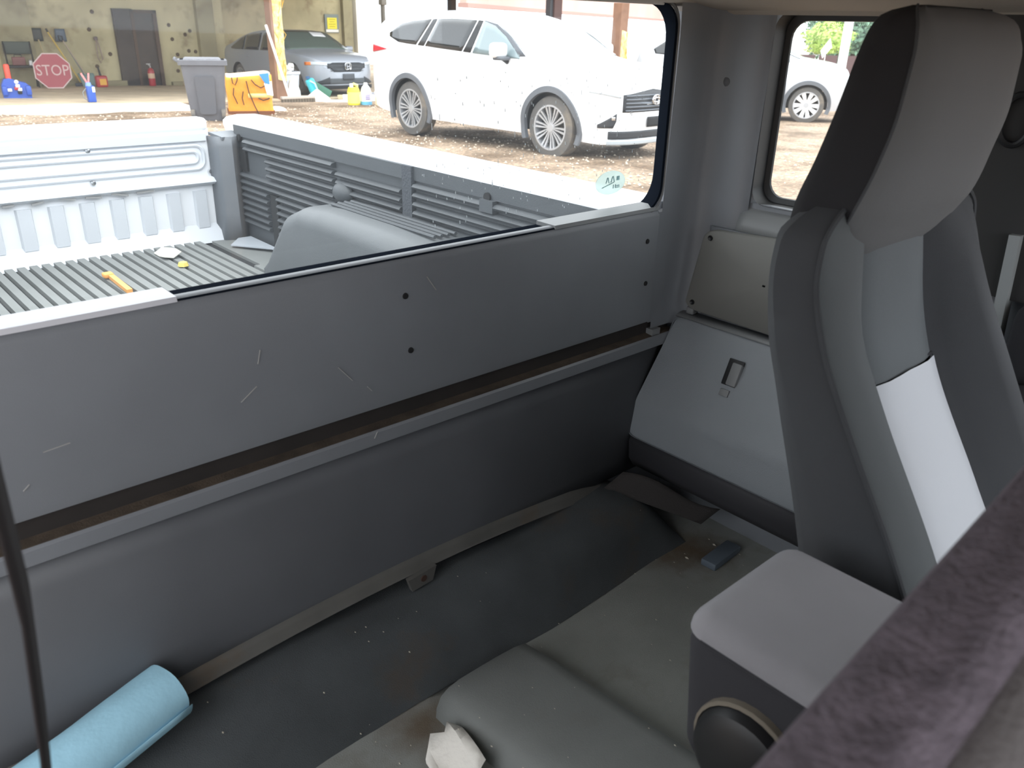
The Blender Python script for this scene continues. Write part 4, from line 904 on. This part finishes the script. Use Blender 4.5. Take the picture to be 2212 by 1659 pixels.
# driver side wall
SW = MB()
SW.bx(1.40, 1.46, .30, 1.05, .15, 1.165); SW.bx(1.40, 1.46, -.5, 1.05, 1.50, 1.64); SW.bx(1.40, 1.46, .867, 1.05, 1.165, 1.50); SW.bx(1.385, 1.46, .30, .60, 1.165, 1.50)
SW.bx(1.41, 1.46, -1.1, .3, .15, 1.1)
sw = tag(SW.build('wall_driver_side', PL, smooth=0), kind='structure')
w2 = tag(MB().grid([[(x, y, z) for y, z in rrect(.598-o, .866+o, 1.163-o, 1.502+o, .03, 6)] for x, o in ((1.398, .0), (1.43, -.004), (1.432, -.014), (1.436, -.015))], closev=True).build('window_2', BLK, smooth=40), kind='structure')
MB().prism(rrect(.6, .864, 1.165, 1.5, .03, 6), 'X', 1.434, 1.438).build('glass', glass_mat('side_window_glass', (.98, 1, 1), .012), w2, smooth=0)
b = MB()
for k in range(73):
    for r_ in range(2): b.add([(1.4335, .61+.0035*k+.0017*r_+a, 1.484-.003*r_+c_) for a, c_ in ((-.0006, 0), (0, -.0008), (.0006, 0), (0, .0008))], [(0, 1, 2, 3)])
b.build('frit_dots', BLKM, w2, smooth=0)['kind'] = 'stuff'
MB().grid([[(1.432, y, 1.166), (1.405, y, 1.158), (1.384, y, 1.146), (1.374, y, 1.128), (1.372, y, 1.11)] for y in (.60, .7, .8, .86, .875)]).build('sill', PLl, sw, smooth=60, solid=.004)
MB().grid([[(1.372, y, 1.113), (1.374, y, 1.0), (1.376, y, .9)] for y in (.55, .86, .93)]).build('quarter_panel', PL, sw, smooth=60, solid=.004)
MB().bx(1.372, 1.388, .3, .60, 1.10, 1.54).build('door_post', mat('charcoal_post', (52, 52, 52), .9), sw, smooth=0)
# belt guide, upper part of the door post
MB().tube([(1.366, .43+.022*math.cos(q), 1.36+.035*math.sin(q)) for q in np.linspace(0, 2*math.pi, 20)], .005, 8).build('belt_guide', BLK, sw)
MB().lathe([(0, -.004), (.012, -.003), (.014, 0)], (1.371, .385, 1.285), 'X', 14).build('post_plug', bpy.data.materials['charcoal_post'], sw)
MB().box((1.372, .385, 1.10), (.026, .016, .20), rot('X', -3)).build('door_seal_strip', mat('pale_strip', (150, 154, 154), .5), sw, smooth=0)
# driver door
dd = tag(MB().rbox((1.40, -.33, .82), (.04, 1.36, .56), .015).build('door_2', FABk, smooth=40), kind='structure')
MB().rbox((1.365, -.02, 1.045), (.07, .76, .13), .03, 4).build('armrest', FABk, dd)
MB().rbox((1.35, .02, .92), (.08, .66, .13), .03, 4).build('door_pull', FABk, dd)
# quarter trim boxes
bx_ = thing('quarter_cover', 'upper screwed grey cover plate below the side window', 'panel', (1.37, .85, .93))
yz = rrect(0, 1, 0, 1, .12, 6)
def qpt(u, v, x): # bilinear on the plate corners
    c00, c10, c01, c11 = (.958, .940), (.62, .934), (.934, 1.108), (.62, 1.125)
    y = c00[0]*(1-u)*(1-v)+c10[0]*u*(1-v)+c01[0]*(1-u)*v+c11[0]*u*v; z = c00[1]*(1-u)*(1-v)+c10[1]*u*(1-v)+c01[1]*(1-u)*v+c11[1]*u*v
    return (x+.012*(1-v)*-1, y, z)
pts = rrect(0, 1, 0, 1, .1, 6)
rows = []
for x, s_ in ((1.378, 1.0), (1.366, 1.0), (1.359, .99), (1.357, .965), (1.357, .02)):
    rows.append([qpt(.5+(u-.5)*s_, .5+(v-.5)*s_, x) for u, v in pts])
MB().grid(rows, closev=True).build('plate', PLbox, bx_, smooth=50)
for (u, v) in ((.06, .9), (.06, .1)):
    p = qpt(u, v, 1.356); MB().lathe([(.0055, .0), (.005, -.002), (.003, -.001), (0, .001)], p, 'X', 12).build('screw', BLK, bx_)
# lower storage lid
cv = thing('storage_lid', 'slanted light grey storage lid with a latch behind the driver seat', 'lid', (1.3, .8, .62))
def cpt(u, v, d_):   # u: back->front, v: bottom->top, d_: out along the face normal
    y = (.990*(1-v)+.972*v)*(1-u)+(.5*(1-v)+.52*v)*u; x = 1.232+(.012*v/.33 if v < .33 else .012+.098*(v-.33)/.67); z = .668*(1-v)+.922*v
    return (x-.92*d_, y, z+.39*d_)
rows = []
for d_, s_ in ((-.05, 1.0), (-.008, 1.0), (-.002, .992), (.0, .975), (.0, .02)):
    rows.append([cpt(.5+(u-.5)*s_, .5+(v-.5)*s_, d_) for u, v in rrect(0, 1, 0, 1, .05, 5)])
rows = rows[:4]; fb = MB().grid(rows, closev=True)
fb.grid([[cpt(u, v, .0004-.004*(abs(2*u-1)**16+abs(2*v-1)**16)) for u in np.linspace(.012, .988, 24)] for v in np.linspace(.012, .988, 24)])
fb.build('face', mat('lid_grey', (128, 133, 138), .5, bump=(500, .4, .0012), var=(4, .04)), cv, smooth=50)
MB().grid([[(1.242, y, .668), (1.236, y, .655), (1.244, y, .61), (1.262, y, .585), (1.40, y, .575)] for y in (.5, .75, .985)]).build('underside', mat('lid_underside', (50, 50, 54), .7), cv, smooth=60, solid=.004)
MB().grid([[(1.34, y, .922), (1.352, y, .926), (1.38, y, .928)] for y in (.5, .75, .968)]).build('top_lip', PLl, cv, smooth=60, solid=.004)
MB().rbox((1.362, .945, .934), (.02, .018, .016), .004).build('hinge', PLl, cv)
rl = Matrix(((-.92, 0, .39), (0, 1, 0), (-.39, 0, -.92))).transposed()
p = cpt(.40, .60, .001)
Rl = Matrix(((.39, 0, .92), (0, 1, 0), (-.92, 0, .39)))  # local z -> face normal reversed, local x -> down the slope
def face_box(u, v, w_, h_, t_, r_, nm, m_, off=0, par=cv):
    p = Vector(cpt(u, v, off)); ax_v = Vector((1.342-1.232, 0, .922-.668)).normalized(); ax_n = Vector((-.92, 0, .39)).normalized(); ax_y = Vector((0, 1, 0))
    R_ = Matrix((ax_y, ax_v, ax_n)).transposed()
    return MB().rbox(p, (w_, h_, t_), r_, 2, R_).build(nm, m_, par)
# 
lt = face_box(.40, .70, .034, .078, .004, .0015, 'latch_recess', BLK)
face_box(.413, .735, .022, .046, .012, .003, 'latch_paddle', PLl, .003, lt)
face_box(.40, .60, .02, .014, .007, .001, 'latch_foot', PLl, .001, lt)
face_box(.0, .0, .006, .012, .008, .002, 'white_clip', mat('clip_white', (206, 204, 190), .5), -.004)

# ceiling / headliner and outer roof
CE = MB().prism([(-.2, 1.53), (.6, 1.545), (1.2, 1.53), (1.38, 1.50), (1.42, 1.50), (1.42, 1.66), (-.2, 1.66)], 'Y', -.50, 1.07)
ce = tag(CE.build('ceiling', HEAD, smooth=50), kind='structure')
MB().prism([(1.01, 1.507), (.975, 1.512), (.93, 1.54), (1.01, 1.55)], 'X', -.2, 1.38).build('rear_header', HEAD, ce, smooth=60)
MB().prism([(1.375, 1.495), (1.40, 1.497), (1.40, 1.53), (1.345, 1.535)], 'Y', -.5, 1.0).build('side_header', HEAD, ce, smooth=60)
# front bulkhead with the windscreen opening, passenger side sill and rear post
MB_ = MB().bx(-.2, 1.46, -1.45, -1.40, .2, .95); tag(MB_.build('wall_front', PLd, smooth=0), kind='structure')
tag(MB().bx(-.25, -.12, -1.2, 1.05, .15, .5).bx(-.25, -.14, .93, 1.05, .4, 1.64).bx(-.25, -.18, -1.2, .38, .5, 1.08).bx(-.25, -.1, -.5, 1.09, 1.56, 1.66).build('wall_passenger_side', PLd, smooth=0), kind='structure')  # includes an unseen door panel box, added to block low side light

# ------------------------------------------------------------------ floor
FL = MB().bx(-.15, 1.42, -1.42, 1.05, .40, .45)
fl_ = tag(FL.build('floor', CARP2, smooth=0), kind='structure')
pr = [(1.0, .558), (.945, .560), (.925, .556), (.905, .550), (.887, .537), (.870, .515), (.855, .490), (.842, .466), (.828, .4505)]
rows = []
for x in list(np.linspace(-.14, 1.12, 24))+[1.17, 1.21, 1.24, 1.265, 1.28]:
    e_ = max(0, (x-1.14)/.14); dz = .012*math.sin(max(0, min(1, (x-.95)/.3))*3.14)
    rows.append([(x, y-.006*math.sin(x*9), z+dz*(z > .5)-(e_**3)*(z-.45)*.8+.003*math.sin(17*x+y*20)) for y, z in pr])
MB().grid(rows).build('floor_step', CARP, fl_, smooth=60)
rows = []
for y in np.linspace(.2, .835, 16):
    e_ = max(0, (y-.775)/.06)
    row = []
    for x, z in ((.598, .449), (.60, .47), (.609, .49), (.624, .499), (.65, .503), (.70, .503), (.77, .500), (.795, .494), (.806, .478), (.812, .449)):
        xx = x+(.07 if x < .65 else -.03)*e_**2.5
        row.append((xx-.03+.09*(.835-y), y, .449+(z-.449)*math.sqrt(max(0, 1-e_**2))))
    rows.append(row)
MB().grid(rows).build('tunnel_hump', MATT, fl_, smooth=60)
MB().rbox((1.29, .75, .458), (.1, .035, .016), .003, 2, rot('Z', 3)).build('track_cover', mat('blue_grey_plastic', (92, 102, 112), .6), fl_)
# crumbs and grit on the floor
b = MB(); rg = np.random.RandomState(21)
for k in range(170):
    x, y = rg.uniform(.1, 1.35), rg.uniform(.35, .95); s_ = rg.uniform(.0006, .0016)*(2 if rg.rand() < .05 else 1)
    z = float(np.interp(y, [.825, .845, .858, .872, .887, .905, .925, .945], [.4505, .458, .49, .513, .537, .55, .556, .56])) if x < 1.2 else .4505
    if .57 < x+.03-.09*(.835-y) < .8 and y < .8: z = .503
    z += .002
    b.add([(x+s_, y, z), (x, y+s_*1.8, z), (x-s_, y, z), (x, y-s_*1.8, z), (x, y, z+s_)], [(0, 1, 4), (1, 2, 4), (2, 3, 4), (3, 0, 4), (0, 3, 2, 1)])
b.build('floor_grit', mat('grit', (170, 164, 150), .8), fl_, smooth=0)['kind'] = 'stuff'
# rubber flap over the end of the step
t = thing('carpet_flap', 'curled dark carpet flap under the storage lid', 'carpet', (1.2, .9, .56))
rows = []
for u in np.linspace(0, 1, 12):
    rows.append([(1.155+.12*u+.035*v, .970-.17*u-.02*v, .572-.055*u+.035*v+.01*math.sin(u*6)*v) for v in np.linspace(0, 1, 7)])
MB().grid(rows).build('flap', mat('flap_carpet', (48, 45, 44), .9, bump=(300, .5, .002)), t, smooth=60, solid=.006)
# white paper scrap and brown card on the floor
t = thing('white_paper', 'torn white paper scrap beside the tunnel hump', 'paper', (.535, .70, .452))
rows = [[(.034*u+.008*v, .045*v, .014+.016*math.sin(2.1*u+v)+.012*abs(u)) for u in np.linspace(-1, 1, 6)] for v in np.linspace(-1.1, .9, 6)]
rows[-1] = [(x, y+.012*((i*37) % 5-2)/2, z) for i, (x, y, z) in enumerate(rows[-1])]
MB().grid(rows).build('sheet', mat('paper_white', (226, 222, 214), .8, bump=(60, .6, .004)), t, False, 20, solid=.0015)
t = thing('brown_card', 'small brown cardboard piece at the foot of the armrest', 'cardboard', (.87, .46, .452))
MB().grid([[(.03*u, .02*v, .006+.006*math.sin(3*u)) for u in np.linspace(-1, 1, 5)] for v in (-1, 0, 1)]).build('card', mat('card_brown', (168, 124, 76), .8), t, False, 20, solid=.003)

# ================================================================== SEATS
seat = thing('driver_seat', 'dark grey cloth driver seat with a pale grey lower insert', 'seat', (1.01, .3, .45))
CXs = 1.01
keyz = [.60, .80, .93, 1.08, 1.16, 1.225, 1.262, 1.285, 1.297]
K = lambda *v: pchip(keyz, v)
hw = K(.215, .215, .212, .211, .210, .210, .204, .178, .150)
yb = K(.33, .362, .40, .452, .478, .486, .486, .476, .462)
ysf = K(.115, .185, .25, .342, .386, .405, .408, .412, .416)
yclf = K(.100, .170, .238, .330, .373, .394, .402, .408, .416)
ycf = K(.075, .145, .222, .306, .350, .382, .404, .418, .428)
yif = K(.12, .205, .284, .374, .402, .415, .422, .428, .432)
iw = K(.085, .086, .088, .091, .091, .088, .085, .075, .062)
def ring(z, left=False):
    h_, b_, s_, c_, i_, w_ = (f(z) for f in (hw, yb, ysf, ycf, yif, iw))
    if left: c_ = float(yclf(z))
    pts = [(0, b_), (.35*h_, b_), (.7*h_, b_-.002), (.88*h_, b_-.012), (.97*h_, b_-.032), (1.0*h_, b_*.6+s_*.4), (1.0*h_, (b_*.3+s_*.7)), (1.0*h_, s_+.006), (.988*h_, s_), (.93*h_, s_-.6*(s_-c_)), (.80*h_, c_), (.64*h_, c_+.004), (w_+.018, i_-.012), (w_+.004, i_+.003), (w_, i_+.006), (w_-.006, i_+.001), (.6*w_, i_-.004), (.3*w_, i_-.005), (0, i_-.005)]
    return pts
zs = list(np.linspace(.60, 1.225, 44))+list(np.linspace(1.232, 1.297, 10))
def cols(a, b_, mirror, z0, z1):
    rows = []
    for z in zs:
        if z0-1e-6 <= z <= z1+1e-6:
            r_ = ring(z, mirror)[a:b_+1]; rows.append([(CXs+(-x if mirror else x), y, z) for x, y in r_])
    return rows
ZS = min(zs, key=lambda z: abs(z-1.078))
def seat_part(nm, m_, pieces):
    b = MB()
    for p_ in pieces: b.grid(p_)
    return b.build(nm, m_, seat, smooth=55)
seat_part('backrest_shell', FAB, [cols(0, 8, False, 0, 2), cols(0, 8, True, 0, 2)])
for mir in (False, True): seat_part('side_bolster', FAB if mir is False else mat('lit_bolster_fabric', (82, 86, 88), .93, bump=(1400, .5, .0008)), [cols(8, 14, mir, 0, 2)])  # one bolster in a paler copy of the cloth, front light painted in
seat_part('centre_panel', FABi, [cols(14, 18, False, ZS, 2), cols(14, 18, True, ZS, 2)])
b = MB()
for mir in (False, True):
    rows = [[(x, y-.0045, z+.004*(i/4 if True else 0)) for i, (x, y, z) in enumerate(r_)] for r_ in cols(14, 18, mir, 0, ZS)]
    b.grid(rows)
b.build('pale_insert', FABl, seat, smooth=55)
# shoulder cap closing the top
b = MB(); r_ = ring(zs[-1]); top = [(CXs+x, y, zs[-1]) for x, y in r_]+[(CXs-x, y, zs[-1]) for x, y in r_[::-1]]
b.add(top, [tuple(range(len(top)))]); b.build('shoulder_cap', FAB, seat, smooth=55)
# piping along the bolster edges
for mir in (False, True):
    for idx, rad, nm in ((8, .0032, 'piping'), (14, .0015, 'seam')):
        path = []
        for z in zs:
            x, y = ring(z, mir)[idx]; path.append((CXs+(-x if mir else x), y-(.001 if idx == 8 else .0), z))
        MB().tube(path, rad, 6).build(nm, FABk if idx == 14 else FAB, seat)
path = [(CXs+x, ring(ZS)[14][1]-.004, ZS+.002) for x in np.linspace(-.09, .09, 8)]
MB().tube(path, .0022, 6).build('cross_seam', FABk, seat)
# headrest
hk = [1.225, 1.245, 1.265, 1.29, 1.34, 1.40, 1.45, 1.475, 1.490, 1.498]
H = lambda *v: pchip(hk, v)
hhw = H(.10, .142, .157, .158, .150, .144, .139, .134, .122, .085)
hyb = H(.470, .486, .494, .491, .479, .466, .457, .451, .444, .43)
hyf = H(.420, .408, .398, .385, .372, .362, .362, .370, .383, .405)
hys = H(.440, .428, .416, .405, .392, .383, .382, .386, .395, .412)
rows = []; rowsf = []
def hring(z):
    h_, b_, f_, s_ = hhw(z), hyb(z), hyf(z), hys(z)
    return [(0, b_), (.5*h_, b_), (.8*h_, b_-.004), (.94*h_, b_-.014), (1.0*h_, b_-.03), (1.0*h_, (b_+s_)/2-.004), (.985*h_, s_), (.95*h_, s_-.007), (.85*h_, f_+.006), (.6*h_, f_+.001), (.3*h_, f_), (0, f_)]
hz = list(np.linspace(1.225, 1.265, 7))+list(np.linspace(1.275, 1.45, 18))+list(np.linspace(1.458, 1.498, 9))
dip = lambda x: 0
def hcols(a, b_, mir):
    return [[(CXs+(-x if mir else x), y, z) for x, y in hring(z)[a:b_+1]] for z in hz]
hd = MB(); hd.grid(hcols(0, 6, False)); hd.grid(hcols(0, 6, True))
tr_ = hring(hz[-1]); cap = [(CXs+x, y, hz[-1]) for x, y in tr_]+[(CXs-x, y, hz[-1]) for x, y in tr_[::-1]]
hd.add(cap, [tuple(range(len(cap)))])
hr = hd.build('headrest', mat('headrest_shaded_side', (34, 34, 37), .95, bump=(1400, .5, .0008)), seat, smooth=60)  # side shade painted into the headrest cloth
MB().grid(hcols(6, 11, False)).grid(hcols(6, 11, True)).build('headrest_face', mat('headrest_lit_face', (94, 95, 96), .95, bump=(1400, .5, .0008)), hr, smooth=60)  # headrest front painted paler for the light falling on it
for mir in (False, True): MB().tube([(CXs+(-hring(z)[6][0] if mir else hring(z)[6][0]), hring(z)[6][1], z) for z in hz], .0016, 6).build('headrest_seam', FAB, hr)
# cushion below
MB().rbox((1.01, .02, .62), (.46, .5, .16), .05, 4).build('cushion', FAB, seat)
MB().bx(.84, 1.18, -.18, .26, .45, .55).build('base', BLKM, seat)
# centre armrest
ar = thing('centre_armrest', 'folded grey centre armrest with a round hinge cover', 'armrest', (.65, .2, .78))
b = MB().rbox((.65, .215, .858), (.1885, .278, .172), .026, 5)
b.v = [(x, y-.02*max(0, (.86-z)/.08)**2*(y > .2), z) for x, y, z in b.v]
am = b.build('pad', FABk, ar)
b = MB().rbox((.65, .215, .925), (.19, .28, .064), .026, 6); b.v = [(x, y, max(z, .931)) for x, y, z in b.v]
b.build('top_cover', FABp, ar)
MB().tube([(.5550, y, .930) for y in np.linspace(.09, .33, 8)], .002, 6).build('seam', FABk, ar)
MB().lathe([(0, -.018), (.04, -.018), (.05, -.012), (.054, 0), (.054, .012)], (.548, .262, .838), 'X', 28).build('hinge_cover', BLK, ar)
MB().lathe([(.0545, -.004), (.058, -.002), (.058, .012)], (.550, .262, .838), 'X', 28).build('hinge_ring', mat('dusty_ring', (104, 97, 86), .8), ar)
MB().bx(.57, .73, .10, .28, .45, .785).build('support', BLKM, ar)
# passenger seat folded forward close to the lens
ps = thing('passenger_seat', 'fuzzy dark grey folded passenger seatback nearest the camera', 'seat', (.35, 0, .45))
rows = []
for u in np.linspace(0, 1, 14):
    x = .12+.62*u; dz = .008*math.sin(9*x)
    q = .18*(x-.2)+dz*.5
    rows.append([(x, .120, 1.05+q), (x, .114, 1.14+q), (x, .103, 1.202+q), (x, .088, 1.240+q), (x, .06, 1.248+q), (x, .045, 1.244+q)])
MB().grid(rows).build('carpet_edge', FUZZ, ps, smooth=60, solid=.01)
rows = []
for u in np.linspace(0, 1, 10):
    x = .10+.66*u
    rows.append([(x, .05, 1.244+.17*(x-.2)), (x, .02, 1.230+.15*(x-.2)), (x, -.06, 1.19), (x, -.2, 1.1), (x, -.3, 1.02)])
MB().grid(rows).build('backrest', PASS, ps, smooth=60, solid=.02)
MB().rbox((.30, -.12, .84), (.44, .30, .36), .04, 4).build('cushion', PASS, ps)
MB().bx(.1, .5, -.25, .0, .45, .68).build('base', BLKM, ps)
MB().rbox((.32, .045, .84), (.42, .10, .66), .03, 3).build('backrest_shell', FABk, ps)  # unseen block added to keep windscreen light off the rear floor
# dark belt hanging in front of the rear wall at the left
st = thing('hanging_belt', 'dark seat belt webbing hanging at the left edge of the view', 'belt', (.04, .4, 1.3))
pth = [(.012, .4, 1.52), (.030, .4, 1.38), (.042, .4, 1.288), (.0405, .4, 1.20), (.033, .4, 1.12), (.026, .4, 1.06), (.015, .4, .95), (.0, .4, .7)]
rows = []
for x, y, z in pth: rows.append([(x-.0062, y-.018, z), (x+.0042, y+.018, z)])
MB().grid(rows).build('webbing', mat('brown_black_webbing', (34, 28, 28), .9), st, smooth=60, solid=.0016)
MB().rbox((0.0, .4, .69), (.02, .05, .05), .006).build('anchor', BLK, st)
# roll of blue shop towels lying on the step
rl_ = thing('towel_roll', 'roll of pale blue paper towels lying on the carpeted step', 'paper roll', (.17, .91, .562))
A = Vector((.230, .944, .614)); B = Vector((-.01, .866, .610)); ax = (B-A).normalized(); sdv = Vector((ax.y, -ax.x, 0)); R0 = .0425
rows = []
for k, tt in enumerate(np.linspace(0, 1, 14)):
    c_ = A+(B-A)*tt; row = []
    for q in np.linspace(0, 2*math.pi, 30, endpoint=False):
        rr_ = R0*(1+.02*math.sin(3*q+tt*5)+.012*math.sin(7*q+tt*11))
        p = c_+sdv*rr_*math.cos(q)+Vector((0, 0, 1))*rr_*math.sin(q)*.95; row.append(tuple(p))
    rows.append(row)
TWL = mat('pale_blue_paper', (160, 206, 226), .85, bump=(60, .5, .002), var=(25, .03))
b = MB().grid(rows, closev=True); n = 30
b.f.append(tuple(range(n))); b.f.append(tuple(13*n+i for i in range(n))); tw = b.build('towels', TWL, rl_, smooth=50)
rows = []
for tt in np.linspace(0.0, 1, 10):
    c_ = A+(B-A)*(tt*1.0)-ax*.002; rows.append([tuple(c_+sdv*(R0+.003)*math.cos(q)+Vector((0, 0, 1))*(R0+.003)*math.sin(q)*.95) for q in np.linspace(-.5, .45, 7)])
rows2 = []
for tt in np.linspace(0, 1, 10):
    c_ = A+(B-A)*tt-ax*.003; rows2.append([tuple(c_+sdv*(R0+.0025)*math.cos(q)+Vector((0, 0, 1))*(R0+.0025)*math.sin(q)*.95) for q in np.linspace(math.pi+.1, math.pi+1.0, 6)])
MB().grid(rows2).build('loose_sheet', TWL, rl_, smooth=50, solid=.001)
MB().tube([tuple(A-ax*.001), tuple(A+ax*.01)], .02, 16).build('core', mat('card_core', (150, 130, 104), .8), rl_)
